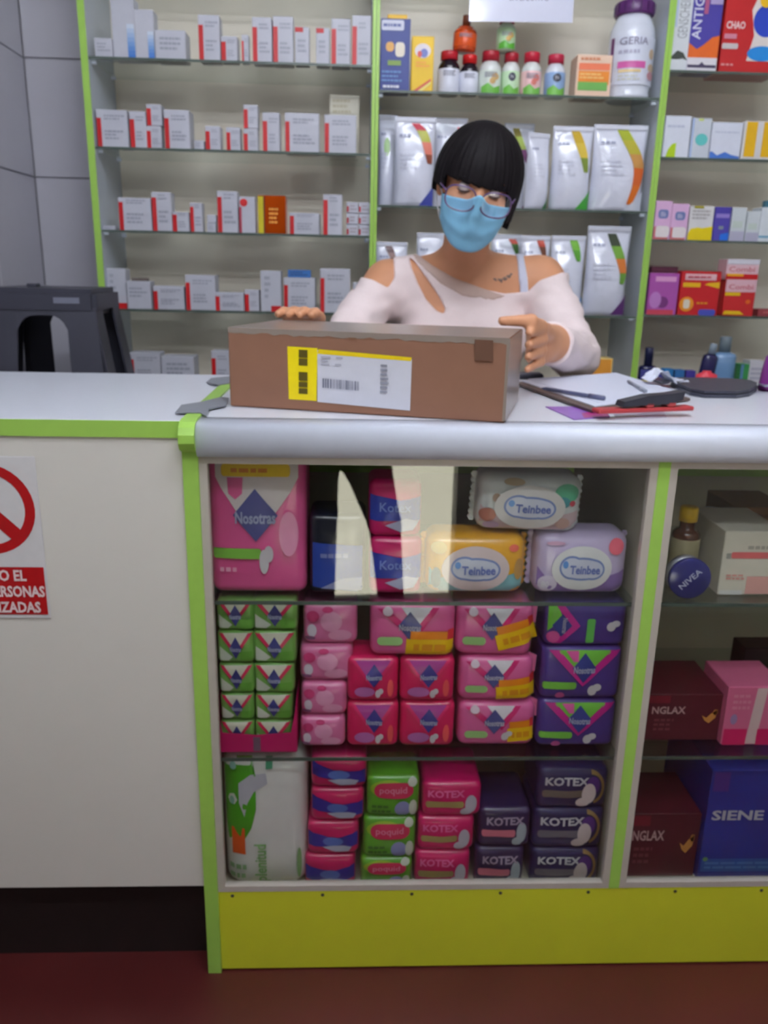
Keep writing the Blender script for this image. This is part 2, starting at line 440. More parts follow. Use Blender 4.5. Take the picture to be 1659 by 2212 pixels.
for xa, xb in ((-.224, .4638), (.4822, 1.1608), (1.1792, 1.6)):
    pn = dpart('glass_pane', xa + .006, xb - .006, .006, .010, .176, .95, m_glass)
    fw = .012
    for nm, a in (('pane_frame', (xa, xa + fw, .172, .948)), ('pane_frame', (xb - fw, xb, .172, .948)), ('pane_frame', (xa + fw, xb - fw, .172, .172 + .011)), ('pane_frame', (xa + fw, xb - fw, .937, .948))):
        dpart(nm, a[0], a[1], -.001, .013, a[2], a[3], m_frame)
    for z in SZ[:2]:
        g = dpart('glass_shelf', xa + .001, xb - .001, .022, .44, z - .006, z, m_shelfglass)
        dpart('glass_edge', xa + .001, xb - .001, .020, .022, z - .006, z, m_gedge, g)
for xs in np.linspace(-.2, .9, 8):                           # screw heads along the base board
    lathe('screw', [(.0032, 0), (.0030, .001), (.001, .0014)], mat((60, 60, 50), .5), t, 8, (xs - .6, -.26, .165 + .002*math.sin(xs*40)), (math.pi/2, 0, 0))

# tape over the joint of the two tops
def tape(pts, label):
    n = len(pts); c = np.mean(pts, 0)
    V = [(p[0], p[1], 1.0034) for p in pts] + [(p[0], p[1], 1.0046) for p in pts]
    F = [tuple(range(n, 2*n)), tuple(range(n - 1, -1, -1))] + [(i, (i+1) % n, n + (i+1) % n, n + i) for i in range(n)]
    o = mesh_obj('tape_strip', V, F, mat((128, 132, 140), .45, var=.12, scale=80, name='grey_duct_tape')); return tag(o, label, 'tape')
tape([G(x, y, 1.004)[:2] for x, y in ((378, 892), (392, 875), (432, 869), (478, 858), (494, 860), (488, 876), (452, 884), (446, 900), (432, 892))], 'ragged grey tape strip across the counter joint near its front')
tape([G(x, y, 1.004)[:2] for x, y in ((446, 826), (456, 817), (496, 813), (505, 818), (497, 828), (470, 832))], 'short grey tape strip across the counter joint near its rear edge')

# prohibition sign on the flap front
def sign():
    X0, X1 = P(-160, 1270, 0)[0], P(97, 1270, 0)[0]; Zb, Zt = P(0, 1335, 0)[2], P(0, 985, 0)[2]
    w, h = X1 - X0 + .01, Zt - Zb
    o = carton_mesh('prohibition_sign', w, .0016, h, (222, 220, 220), .4); put(o, (X0 + X1)/2, .0002, Zb)
    tag(o, 'white sticker with red prohibition circle and red text box on the flap', 'sign')
    asp = w/h; cz = (P(0, 1100, 0)[2] - Zb)/h; r = (P(75, 1100, 0)[0] - P(-29, 1100, 0)[0])
    ru, rv = r/w, r/h; cu = .5 + (P(-28, 1100, 0)[0] - (X0 + X1)/2)/w
    red = (178, 0, 10); ring = []
    N = 40
    for i in range(N):
        a, b = 2*math.pi*i/N, 2*math.pi*(i+1)/N
        ring.append([(cu + ru*q*math.cos(t_), cz + rv*q*math.sin(t_)) for q, t_ in ((.79, a), (1, a), (1, b), (.79, b))])
    decal(o, 'prohibition_ring', ring, red)
    q = .86*math.sqrt(.5); tt = .105
    decal(o, 'slash', [[(cu - (q - s*tt)*ru, cz + (q + s*tt)*rv) if e == 0 else (cu + (q + s*tt)*ru, cz - (q - s*tt)*rv) for e, s in ((0, -1), (1, -1), (1, 1), (0, 1))]], red)
    tz0, tz1 = (P(0, 1326, 0)[2] - Zb)/h, (P(0, 1224, 0)[2] - Zb)/h
    decal(o, 'text_box', [RC(.018, tz0, .982, tz1)], red)
    for i, (s, wd) in enumerate((('PROHIBIDO EL', .68), ('INGRESO A PERSONAS', .95), ('NO AUTORIZADAS', .86))):
        text(o, s, .5, tz1 - (i + .52)*(tz1 - tz0)/3, wd, (tz1 - tz0)*.24, (236, 214, 214), bold=.035)
sign()

# ================================================================ goods on the wall shelves
WHT, RED = (194, 195, 205), (196, 20, 26)
def shelf_carton(u, row, x0, x1, yt, label, c=WHT, depth=None, group=None, cat='carton', name='medicine_carton', zb=None, yb=None, Y=1.215, yaw=None):
    zb = UZ[u][row] if zb is None else zb
    xm = (x0 + x1)/2; ym = yt + 30
    X0, X1 = P(x0, ym, Y)[0], P(x1, ym, Y)[0]; zt = P(xm, yt, Y)[2]
    w, h = X1 - X0, zt - zb; d = depth or max(.03, min(.09, .55*w + .02))
    o = carton_mesh(name, w, d, h, c); put(o, (X0 + X1)/2, Y + d/2, zb, rng.uniform(-1.2, 1.2) if yaw is None else yaw)
    tag(o, label, cat, group)
    o['h_'] = h
    del o['h_']
    return o, zb + h
def red_edge(o, wf=None, top=.8, c=RED):
    k = INFO[o.name]; wf = min(.3, .0125/k.w)
    decal(o, 'red_stripe', [RC(.01, .0, wf, top)], c)
    lines(o, wf + .1, .92, top - .06, top + .1, 2, (158, 160, 174), sum(map(ord, o.name)) % 97)
    lines(o, wf + .1, .9, .2, top - .3, 3, (158, 160, 174), sum(map(ord, o.name)) % 89)
def order_label(adj, i, row, what='white medicine carton with red edge'):
    return '%s %s, %s from tiled wall, %s shelf above counter' % (adj, what, ORD[i], ORD[4 - row])
GL = 'white medicine cartons by the tiled wall'
# (x0, x1, top y, adjective, style)
rows = {
 0: [(205,243,82,'low plain','p'), (239,289,-8,'tallest','b'), (290,332,20,'tall','b'), (335,401,65,'wide plain','p'), (428,474,32,'tall','r'), (478,513,78,'short','r'), (522,537,75,'very narrow','r'),
     (545,587,37,'tall','r'), (589,633,35,'tall','r'), (637,668,58,'medium','t'), (683,712,60,'medium','t'), (716,757,40,'tall','r'), (761,802,33,'tall','r')],
 1: [(208,275,237,'wide','r'), (280,315,240,'narrow','r'), (317,349,272,'lower stacked','r+225'), (355,410,237,'square','r'), (420,441,303,'tiny plain','p'), (444,476,272,'small','r'), (489,519,275,'small','r'),
     (526,557,278,'lower stacked','r+226'), (567,604,243,'tall narrow','r'), (615,689,244,'large wide','r'), (701,770,248,'large wide','r')],
 2: [(213,250,487,'flat','r'), (256,326,427,'wide','r'), (328,370,415,'tall','r'), (373,408,458,'low','r'), (411,437,438,'narrow','r'), (448,467,482,'tiny plain','p+464'), (469,513,413,'tallest','r'), (516,551,425,'red-dotted','d'),
     (557,617,422,'orange foil','o'), (626,690,460,'low wide','r'), (698,739,420,'tall','r')],
 3: [(229,272,580,'tall','q'), (275,325,607,'squarish','k'), (332,398,618,'low wide','r'), (401,465,594,'large','r'), (466,527,632,'low','r'), (529,560,626,'small','r'), (563,607,585,'tall','q'),
     (613,681,600,'large','r'), (691,756,580,'large tall','r'), (762,784,610,'narrow','r')],
 4: [(239,276,765,'low','r'), (280,346,762,'wide','r'), (350,420,770,'wide plain','p'), (457,497,758,'narrow','r'), (520,590,775,'wide','r')],
}
for row, L in rows.items():
    for i, (x0, x1, yt, adj, st) in enumerate(L):
        what = {'p': 'white carton without stripe', 'b': 'white carton with blue fading stripe', 't': 'white carton with red top corner', 'q': 'white carton with red bottom corner',
                'k': 'white carton with dark lid strip', 'd': 'white carton with red line', 'o': 'carton with yellow edge'}.get(st[0], 'white medicine carton with red edge')
        sh = ORD[4 - row] if row < 4 else None
        lab = order_label(adj, i + 1, row, what) if row < 4 else '%s %s, %s from tiled wall, shelf level with counter' % (adj, what, ORD[i + 1])
        Yp = 1.215 + rng.uniform(0, .012)
        o, zt = shelf_carton(0, row, x0, x1, yt, lab, group=GL, Y=Yp, c=WHT if st[0] != 'o' else (206, 84, 12), zb=None)
        s = st[0]
        if s == 'r': red_edge(o, top=.78 if row != 2 else .86)
        elif s == 'p': lines(o, .15, .9, .3, .8, 3, (158, 160, 174), i)
        elif s == 'b':
            for q in range(8): decal(o, 'blue_stripe', [RC(.66, .0 + q*.07, .98, .07 + q*.07)], (60 + q*21, 120 + q*14, 205 + q*4))
        elif s == 't': decal(o, 'red_corner', [RC(.02, .86, .58, .985)], RED); lines(o, .2, .9, .3, .7, 3, (158, 160, 174), i)
        elif s == 'q': decal(o, 'red_corner', [RC(.5, .0, .99, .14)], RED); lines(o, .2, .5, .3, .9, 4, (158, 160, 174), i)
        elif s == 'k': lines(o, .1, .9, .4, .8, 3, (158, 160, 174), i); box('lid_strip', -.022, .022, -.012, .012, INFO[o.name].h, INFO[o.name].h + .008, mat((96, 84, 78), .6), o)
        elif s == 'd':
            decal(o, 'red_stripe', [RC(.01, 0, .16, .72)], (176, 60, 80)); decal(o, 'red_dot', [EL(.3, .84, .24, .11)], RED)
        elif s == 'o':
            foil = mat((226, 88, 10), .22, metal=.85, name='orange_foil')
            o.data.materials[0] = foil
            decal(o, 'yellow_edge', [RC(.01, .0, .2, .97)], (206, 190, 30)); decal(o, 'dark_edge', [RC(.2, .0, .25, .97)], (96, 34, 10))
            lines(o, .4, .85, .25, .7, 4, (246, 170, 70), 3)
        if '+' in st:
            yt2 = int(st.split('+')[1])
            o2, _ = shelf_carton(0, row, x0, x1, yt2, '%s %s lying on the %s carton from tiled wall, %s shelf above counter' % ('upper', 'white carton', ORD[i + 1], ORD[4 - row]), group=GL, zb=zt + .0006, Y=Yp)
            if s == 'r': red_edge(o2, top=.8)
        if row == 3 and i == 7:
            k = INFO[o.name]; b2, _ = shelf_carton(0, 3, 622, 671, 583, 'blue-topped carton standing on the large red-edged carton beside the tallest', c=(60, 116, 186), zb=zt + .0006, Y=Yp + .01, depth=.03); lines(b2, .1, .9, .2, .8, 2, (40, 70, 120), 2)
# cream leaflet box at the back, behind the last carton of the third shelf
o, _ = shelf_carton(0, 1, 712, 776, 205, 'cream folded leaflet box behind large red-edged carton', c=(226, 220, 200), Y=1.33, depth=.03)
lines(o, .1, .9, .7, .95, 3, (200, 190, 160), 4)
# three rows of two tiny boxes
X0, X1, _, _ = rect(748, 800, 436, 508, 1.215); zb0 = UZ[0][2]; zt0 = P(772, 436, 1.215)[2]; hh = (zt0 - zb0)/3; ww = (X1 - X0)/2
for r_ in range(3):
    for c_ in range(2):
        o = carton_mesh('medicine_carton', ww - .0012, .05, hh - .001, WHT); put(o, X0 + ww*(c_ + .5), 1.245, zb0 + hh*r_ + .0002*r_)
        decal(o, 'red_corner', [RC(.02, .1, .2, .62)], (170, 30, 44)); lines(o, .3, .9, .2, .8, 2, (160, 150, 160), r_)
        tag(o, 'tiny white carton with red corner, %s layer, %s' % (('bottom', 'middle', 'top')[r_], ('column by the tall carton', 'column by the lime post')[c_]), 'carton', 'tiny stacked cartons')

# ---------------------------------------------------------------- middle unit, shelf of vitamins
def bottle(px0, px1, ytop, ycap, zb, Y, body, cap, label_c, lab, name='vitamin_bottle', capr=.78, lab0=.04, lab1=.72, band=None, logo=None, art=None, tilt=0):
    w = P(px1, 160, Y)[0] - P(px0, 160, Y)[0]; X = (P(px1, 160, Y)[0] + P(px0, 160, Y)[0])/2
    zt = P((px0+px1)/2, ytop, Y)[2]; zc = P((px0+px1)/2, ycap, Y)[2]; h, hc = zt - zb, zc - zb; r = w/2
    t_ = empty(name, (X, Y + r, zb), (0, math.radians(tilt), 0)); tag(t_, lab, 'bottle')
    lathe('body', [(r*.9, 0), (r*.98, .002), (r, .005), (r, hc*.74), (r*.96, hc*.82), (r*.8, hc*.92), (r*.66, hc*.97), (r*.66, hc)], mat(body, .2, coat=.4), t_)
    lathe('cap', [(r*capr, hc), (r*capr, h - .002), (r*capr*.94, h)], mat(cap, .4), t_)
    lb = lathe('label', [(r + .0004, hc*lab0), (r + .0006, hc*lab0 + .0004), (r + .0006, hc*lab1), (r + .0004, hc*lab1 + .0002)], mat(label_c, .35), t_)
    reg(lb, 2*r, 2*r, hc, lambda x, z: -math.sqrt(max(1e-9, (r + .0006)**2 - x*x)), True)
    if band: decal(lb, 'label_band', [[(.08, lab0 + .01), (.92, lab0 + .01), (.92, lab0 + .25), (.62, lab0 + .16), (.35, lab0 + .3), (.08, lab0 + .2)]], band)
    if logo: decal(lb, 'round_logo', [EL(.5, .55, .2, .12)], logo); text(lb, 'N', .5, .55, .16, .1, (190, 190, 196))
    if art: decal(lb, 'label_picture', [EL(.68, .52, .16, .1), EL(.55, .4, .14, .09)], art)
    lines(lb, .2, .8, .42 if logo else .5, .66, 3, (150, 150, 165), 3) if not logo else None
    return t_
zv = UZ[1][0]
o, _ = shelf_carton(1, 0, 823, 887, 40, 'tall navy vitamin box with pill picture beside lime post', c=(52, 66, 140), name='vitamin_box', Y=1.22)
decal(o, 'brand_panel', [RR(.02, .84, .78, .98, .05, .03)], (206, 208, 224)); lines(o, .08, .7, .87, .95, 1, (80, 90, 150), 1)
decal(o, 'pill', [RR(.5, .48, .82, .68, .1, .06)], (236, 226, 206)); decal(o, 'pill', [RR(.18, .55, .46, .68, .1, .06)], (226, 168, 80)); decal(o, 'product_name', [RC(.25, .36, .7, .43)], (120, 150, 60))
lines(o, .05, .95, .12, .3, 3, (90, 130, 190), 4); lines(o, .1, .7, .03, .1, 1, (220, 222, 235), 5)
k = INFO[o.name]; bx = o.location
yc = carton_mesh('medicine_carton', .052, .04, .012, (240, 190, 40)); put(yc, bx.x + .004, bx.y, zv + k.h + .0006); tag(yc, 'flat yellow carton lying on top of the navy vitamin box', 'carton')
o, _ = shelf_carton(1, 0, 890, 938, 78, 'slim yellow box with round emblem between navy box and bottles', c=(240, 196, 20), name='vitamin_box', Y=1.22)
decal(o, 'emblem', [EL(.5, .74, .36, .13)], (236, 226, 230)); decal(o, 'emblem_mark', [EL(.56, .7, .17, .08)], (110, 120, 190)); decal(o, 'emblem_mark', [EL(.36, .68, .1, .06)], (220, 80, 70))
decal(o, 'stripe', [[(.1, .02), (.3, .02), (.9, .2), (.9, .25)]], (206, 70, 40)); decal(o, 'stripe', [[(.3, .02), (.5, .02), (.9, .15), (.9, .2)]], (250, 230, 120)); lines(o, .2, .85, .44, .56, 2, (250, 170, 60), 2)
bottle(948, 996, 106, 125, zv, 1.225, (30, 18, 30), (190, 30, 44), (226, 228, 240), 'dark bottle with white label and red cap beside the yellow box')
bottle(996, 1036, 115, 134, zv, 1.225, (30, 18, 30), (206, 16, 20), (226, 228, 240), 'smaller dark bottle with white label and bright red cap')
bottle(1038, 1086, 106, 128, zv, 1.225, (228, 232, 228), (170, 24, 44), (222, 232, 220), 'white bottle with green label, fruit picture and red cap', band=(110, 186, 70), art=(206, 170, 110))
bottle(1087, 1126, 111, 131, zv, 1.235, (228, 232, 228), (170, 24, 44), (196, 226, 186), 'white bottle with green label and dark round emblem', band=(110, 186, 70), logo=(52, 56, 74))
bottle(1130, 1173, 109, 131, zv, 1.225, (228, 232, 228), (190, 26, 54), (240, 196, 196), 'white bottle with pink label and red cap', band=(120, 190, 80), art=(216, 120, 110))
bottle(1182, 1226, 114, 134, zv, 1.225, (228, 232, 240), (190, 40, 70), (146, 176, 216), 'white bottle with blue label and dark round emblem', band=(120, 190, 80), logo=(52, 56, 74))
zc1 = P(970, 106, 1.225)[2] + .0008
b = bottle(978, 1028, 26, 52, zc1, 1.226, (196, 70, 20), (110, 50, 20), (222, 84, 24), 'orange bottle with brown cap standing on two dark bottles', capr=.35, band=None, lab0=.16, tilt=3)
zc2 = P(1062, 106, 1.225)[2] + .0008
bottle(1072, 1112, 30, 46, zc2, 1.23, (196, 216, 190), (170, 24, 44), (190, 222, 176), 'green-labelled bottle stacked on the caps below the hanging notice', band=(90, 176, 50), art=(206, 170, 90), lab1=.8)
o, _ = shelf_carton(1, 0, 1246, 1322, 118, 'cream box with orange and green bands beside the large tub', c=(240, 206, 180), name='vitamin_box', Y=1.22)
decal(o, 'orange_band', [RC(.06, .3, .94, .62)], (236, 140, 40)); decal(o, 'red_band', [RC(.06, .64, .94, .8)], (236, 120, 80)); decal(o, 'green_band', [RC(.06, .16, .9, .36)], (110, 176, 80)); lines(o, .1, .9, .84, .96, 1, (206, 130, 90), 3); lines(o, .1, .8, .42, .58, 2, (250, 200, 120), 3)
def tub():
    Y = 1.21; r = (P(1426, 120, Y)[0] - P(1328, 120, Y)[0])/2; X = (P(1426, 120, Y)[0] + P(1328, 120, Y)[0])/2
    h, hb = P(1377, -8, Y)[2] - zv, P(1377, 22, Y)[2] - zv
    t_ = empty('nutrition_tub', (X, Y + r, zv)); tag(t_, 'large white nutrition tub with purple lid standing at the shelf end', 'tub')
    bd = lathe('body', [(r*.86, 0), (r*.95, .004), (r*.97, .012), (r*.93, .02), (r*.97, .03), (r, .04), (r, hb*.74), (r*.95, hb*.84), (r*.8, hb*.94), (r*.72, hb)], mat((228, 232, 244), .18, coat=.6), t_, 32)
    V, F = [], []
    cap = lathe('lid', [(r*.84, hb), (r*.86, hb + .003), (r*.86, h - .004), (r*.8, h)], mat((92, 42, 106), .35), t_, 32)
    for i in range(32):
        a = 2*math.pi*i/32; 
        if i % 2 == 0: box('lid_rib', -.002, .002, -.0016, .0016, hb + .004, h - .006, mat((72, 30, 86), .4), cap).matrix_local = Matrix.Translation((r*.862*math.cos(a), r*.862*math.sin(a), 0)) @ Matrix.Rotation(a + math.pi/2, 4, 'Z')
    reg(bd, 2*r, 2*r, hb, lambda x, z: -math.sqrt(max(1e-9, r*r - x*x)), True)
    decal(bd, 'label_panel', [RC(.04, .16, .96, .72)], (222, 226, 240)); decal(bd, 'label_edge', [RC(.012, .2, .05, .72)], (110, 60, 110))
    text(bd, 'GERIA', .42, .66, .6, .085, (140, 136, 160)); lines(bd, .12, .72, .5, .58, 1, (180, 178, 200), 3)
    decal(bd, 'pink_band', [RC(.12, .35, .7, .43)], (206, 90, 160)); decal(bd, 'yellow_band', [RC(.14, .3, .6, .335)], (232, 206, 150)); lines(bd, .14, .6, .2, .28, 2, (206, 206, 196), 3)
    decal(bd, 'fruit_picture', [EL(.84, .52, .07, .06), EL(.86, .36, .09, .05)], (206, 180, 150)); decal(bd, 'fruit_picture', [EL(.86, .27, .1, .05)], (206, 150, 160))
tub()
# hanging paper notice on the shelf above
def notice():
    Y = 1.2; X0, X1 = P(1014, 20, Y)[0], P(1239, 20, Y)[0]; zb, zt = P(1126, 48, Y)[2], 2.02
    o = carton_mesh('paper_notice', X1 - X0, .0012, zt - zb, (222, 224, 240), .12, .0002, m=mat((222, 224, 242), .1, coat=.8, var=.02, name='laminated_paper')); put(o, (X0+X1)/2, Y - .0008, zb, 0, -1.0)
    o.rotation_euler.x = math.radians(0); tag(o, 'white laminated paper notice hanging in front of the vitamin shelf', 'notice')
    z1 = (P(1140, 2, Y)[2] - zb)/(zt - zb)
    decal(o, 'tape_tab', [RC(.1, .9, .24, .985), RC(.76, .9, .9, .985)], (206, 200, 180))
    text(o, 'EN EFECTIVO', .57, z1 + .035, .38, .07, (90, 92, 120), bold=0)
notice()

# ---------------------------------------------------------------- pouches
def pouch(x0, x1, yt, row, Y, label, curve, foot, seal=(226, 228, 240), leaf=None, yaw=0):
    zb = UZ[1][row]; xm = (x0 + x1)/2; yb = 448 if row == 1 else 680
    X0, X1 = P(x0, (yt + yb)/2, Y)[0], P(x1, (yt + yb)/2, Y)[0]; h = P(xm, yt, Y)[2] - zb; w = X1 - X0
    o = pouch_mesh('powder_pouch', w, .07, h, (226, 228, 242)); put(o, (X0+X1)/2, Y + .035, zb, yaw); tag(o, label, 'pouch', 'white powder pouches')
    if curve:
        band, cols = curve
        pts = [(.5 + .42*s0, v) for s0, v in band]
        q_ = [pts[0]] + pts + [pts[-1]]; fine = []; nsub = 5
        for i in range(1, len(q_) - 2):
            for s_ in range(nsub):
                t_ = s_/nsub; fine.append(tuple(.5*(2*q_[i][e] + (q_[i+1][e] - q_[i-1][e])*t_ + (2*q_[i-1][e] - 5*q_[i][e] + 4*q_[i+1][e] - q_[i+2][e])*t_*t_ + (3*q_[i][e] - q_[i-1][e] - 3*q_[i+1][e] + q_[i+2][e])*t_**3) for e in (0, 1)))
        fine.append(pts[-1]); wid = lambda k_: .05 + .07*math.sin(math.pi*min(1, .25 + .75*k_/(len(fine) - 1)))
        for i in range(len(pts) - 1):
            sg = fine[i*nsub:(i + 1)*nsub + 1]
            decal(o, 'fruit_band', [[(a[0] - wid(i*nsub + e), a[1]), (a[0] + wid(i*nsub + e), a[1]), (b2[0] + wid(i*nsub + e + 1), b2[1]), (b2[0] - wid(i*nsub + e + 1), b2[1])] for e, (a, b2) in enumerate(zip(sg, sg[1:]))], cols[i % len(cols)])
        for i in ():
            decal(o, 'fruit_band', [[(u0 - tw, v0), (u0 + tw, v0), (u1 + tw, v1), (u1 - tw, v1)]], cols[i % len(cols)])
    if foot: decal(o, 'corner_patch', [[(.62, .01), (.97, .01), (.97, .24), (.86, .16)]], foot)
    if leaf: decal(o, 'leaf', [EL(.45, .65, .16, .1)], leaf)
    lines(o, .12, .55, .76, .82, 1, (150, 154, 180), 2); lines(o, .14, .6, .4, .6, 4, (206, 208, 222), 5)
    decal(o, 'head_seal', [RC(.02, .945, .98, .99)], seal)
    return o
c1 = ([(.0, .93), (.35, .85), (.62, .72), (.78, .58), (.84, .48)], [(206, 60, 80), (190, 190, 80), (226, 130, 110), (150, 80, 60)])
c2 = ([(.1, .95), (.35, .8), (.62, .62), (.76, .45)], [(206, 170, 40), (220, 190, 70), (130, 150, 60)])
c3 = ([(.05, .95), (.3, .82), (.62, .66), (.8, .5), (.74, .3), (.5, .08)], [(170, 180, 50), (190, 180, 60), (206, 150, 80), (216, 100, 40), (220, 110, 20)])
pouch(818, 858, 243, 1, 1.275, 'white pouch with pale green leaf beside lime post', None, None, leaf=(170, 206, 140))
pouch(852, 942, 248, 1, 1.215, 'glossy white pouch with red and green fruit band behind the hair', c1, (70, 80, 170))
pouch(936, 1010, 250, 1, 1.28, 'plain white pouch standing behind the woman, fruit corner', ([(.7, .9), (.9, .8), (1.0, .7)], [(206, 50, 80), (160, 170, 60)]), None)
pouch(1090, 1155, 262, 1, 1.325, 'white pouch with purple corner behind the black hair', ([(-.3, .95), (-.1, .85), (.3, .7), (.6, .55)], [(150, 140, 70), (170, 190, 80), (120, 60, 110)]), (120, 60, 120))
pouch(1140, 1192, 283, 1, 1.215, 'narrow white pouch turned sideways beside the black hair', None, (50, 120, 60), yaw=18)
pouch(1196, 1284, 268, 1, 1.215, 'white pouch with yellow fruit band and green corner', c2, (70, 170, 60))
pouch(1284, 1402, 265, 1, 1.215, 'wide white pouch with green and orange curved fruit band', c3, (220, 224, 236))
pouch(812, 880, 522, 2, 1.235, 'white pouch with dark fruit picture behind bare shoulder', ([(-.3, .96), (-.05, .85), (.2, .7)], [(90, 50, 50), (130, 90, 80)]), None)
pouch(900, 962, 502, 2, 1.235, 'white pouch behind the neck, on the lower pouch shelf', None, None)
pouch(1062, 1128, 505, 2, 1.27, 'white pouch with red and green fruit band behind the shoulder', ([(.3, .97), (.6, .88), (.8, .75)], [(190, 60, 40), (70, 110, 50)]), None)
pouch(1126, 1190, 508, 2, 1.215, 'white pouch with dark red fruit spot on lower pouch shelf', ([(.3, .97), (.5, .86), (.7, .72)], [(190, 70, 50), (110, 60, 40)]), None)
pouch(1192, 1267, 508, 2, 1.215, 'white pouch with green band and blue corner', ([(.3, .96), (.5, .82), (.66, .68)], [(120, 186, 60), (90, 160, 50)]), (30, 130, 200))
pouch(1270, 1364, 487, 2, 1.215, 'white pouch with green and orange band and purple corner', ([(.1, .92), (.35, .78), (.6, .64), (.8, .48), (.75, .36)], [(60, 70, 50), (120, 170, 60), (226, 130, 60), (110, 160, 60)]), (100, 50, 120))
o, _ = shelf_carton(1, 3, 1272, 1322, 774, 'orange and yellow carton below the pouches, behind the elbow', c=(236, 206, 130), name='food_carton', Y=1.22)
decal(o, 'orange_patch', [RC(.1, .6, .95, .98)], (236, 160, 60)); decal(o, 'white_edge', [RC(.0, 0, .08, 1)], (230, 226, 220))

# ---------------------------------------------------------------- right unit
def rc(row, x0, x1, yt, label, c, name='product_carton', depth=.06, Y=1.218, **k): return shelf_carton(2, row, x0, x1, yt, label, c=c, name=name, depth=depth, Y=Y, yaw=0, **k)[0]
o = rc(0, 1452, 1506, -90, 'tall white box with grey lettering along its side beside lime post', (218, 222, 226)); k = INFO[o.name]
text(o, 'GENSCHEIDA', .68, .52, .055*1/k.w*2.1, .1, (150, 154, 160), rot=90, bold=0); decal(o, 'blue_mark', [RC(.3, .4, .42, .8)], (190, 204, 226))
decal(o, 'mountain_drawing', [[(.02, .11), (.3, .13), (.55, .19), (.8, .17), (.98, .1), (.8, .12), (.6, .11), (.4, .11)]], (70, 76, 70))
o = rc(0, 1508, 1574, -110, 'tall purple and orange box with white lettering up its side', (72, 62, 158)); k = INFO[o.name]
decal(o, 'orange_wave', [[(.0, .12), (1, .12), (1, .31), (.75, .29), (.5, .23), (.28, .19), (.0, .24)]], (226, 104, 30)); decal(o, 'white_foot', [RC(0, 0, 1, .12)], (226, 222, 228)); decal(o, 'dark_line', [RC(.02, .035, .98, .06), [(.4, .06), (.5, .085), (.6, .06)]], (70, 60, 90))
text(o, 'ANTIGRIPINA', .2, .62, .2/k.w, .085, (222, 222, 240), rot=90); decal(o, 'pale_panel', [RC(.56, .56, .98, .98)], (176, 160, 206)); decal(o, 'pink_bar', [RC(.38, .48, .52, .98)], (176, 90, 130))
o = rc(0, 1582, 1720, -120, 'large red box with white lettering and blue capsule picture', (196, 30, 34), depth=.1); k = INFO[o.name]
text(o, 'CHAO', .19, .38, .3, .06, (240, 214, 214), bold=.03); decal(o, 'white_swoosh', [[(.42, .1), (.5, .3), (.42, .5), (.5, .62), (.95, .6), (.95, .1)]], (236, 226, 220)); decal(o, 'blue_capsule', [EL(.68, .42, .22, .13)], (40, 70, 190)); decal(o, 'blue_capsule', [EL(.66, .16, .24, .06)], (30, 140, 220))
decal(o, 'pale_bar', [RC(.02, .27, .22, .31)], (206, 130, 150)); decal(o, 'grey_bar', [RR(.0, .19, .26, .235, .02, .02)], (206, 196, 196)); lines(o, .02, .3, .05, .08, 1, (226, 150, 150), 2); decal(o, 'yellow_spot', [EL(.62, .58, .1, .06)], (240, 190, 30)); decal(o, 'pale_arc', [[(0, .68), (.3, .74), (.95, .76), (.95, .79), (.3, .77), (0, .71)]], (226, 120, 120))
b = o
# second shelf
o = rc(1, 1436, 1492, 250, 'white box with lime quarter circle beside lime post', (222, 226, 238)); decal(o, 'lime_quarter', [[(.12, .0), (.5, .0), (.5, .36), (.34, .33), (.2, .2)]], (176, 206, 20)); lines(o, .1, .8, .7, .8, 1, (190, 196, 216), 1)
o = rc(1, 1494, 1536, 255, 'pale grey box with teal dot', (206, 212, 222)); decal(o, 'teal_dot', [EL(.55, .47, .32, .15)], (100, 200, 196)); decal(o, 'lime_mark', [RC(.3, .93, .55, .99)], (206, 220, 120)); decal(o, 'blue_edge', [RC(0, 0, .1, 1)], (170, 190, 226))
o = rc(1, 1537, 1603, 264, 'white box with blue wave along its foot', (222, 226, 240)); decal(o, 'blue_wave', [[(0, 0), (1, 0), (.98, .08), (.72, .12), (.5, .2), (.25, .1), (.08, .2), (0, .2)]], (70, 120, 206)); lines(o, .1, .9, .7, .76, 1, (190, 196, 216), 1)
o = rc(1, 1606, 1690, 262, 'white box with two broad yellow stripes', (226, 222, 222)); decal(o, 'yellow_stripe', [RC(.06, .08, .34, .98), RC(.5, .08, .78, .98)], (232, 180, 20))
# third shelf
for j, (a, b_) in enumerate(((1415, 1451), (1451, 1487))):
    o = rc(2, a, b_, 434 + 6*j, 'pink and white baby product box, %s' % ('touching the lime post' if j == 0 else 'next to the yellow-footed box'), (226, 182, 220)); decal(o, 'blue_emblem', [RR(.2, .55, .8, .78, .15, .08)], (110, 124, 176)); text(o, 'Bb', .5, .66, .3, .12, (206, 196, 220)); decal(o, 'white_panel', [RR(.1, .06, .95, .36, .2, .1)], (236, 226, 226)); decal(o, 'red_foot', [RC(0, 0, .9, .06), RC(0, .06, .12, .34)], (196, 100, 100))
o = rc(2, 1489, 1541, 445, 'white box with bright yellow foot', (224, 222, 222)); decal(o, 'yellow_foot', [[(0, 0), (1, 0), (1, .42), (.55, .36), (.4, .38), (.1, .34), (0, .2)]], (232, 206, 0)); lines(o, .1, .9, .6, .9, 3, (176, 170, 170), 3); decal(o, 'olive_mark', [RC(.15, .93, .55, 1)], (160, 150, 30))
o = rc(2, 1543, 1578, 447, 'slim violet and blue box', (78, 66, 166)); decal(o, 'lilac_band', [RC(.08, .68, .92, .8)], (150, 130, 206)); decal(o, 'blue_patch', [[(.45, .02), (.98, .02), (.98, .26), (.45, .2)]], (30, 110, 216)); decal(o, 'grey_mark', [RC(.3, .34, .6, .44)], (130, 140, 150))
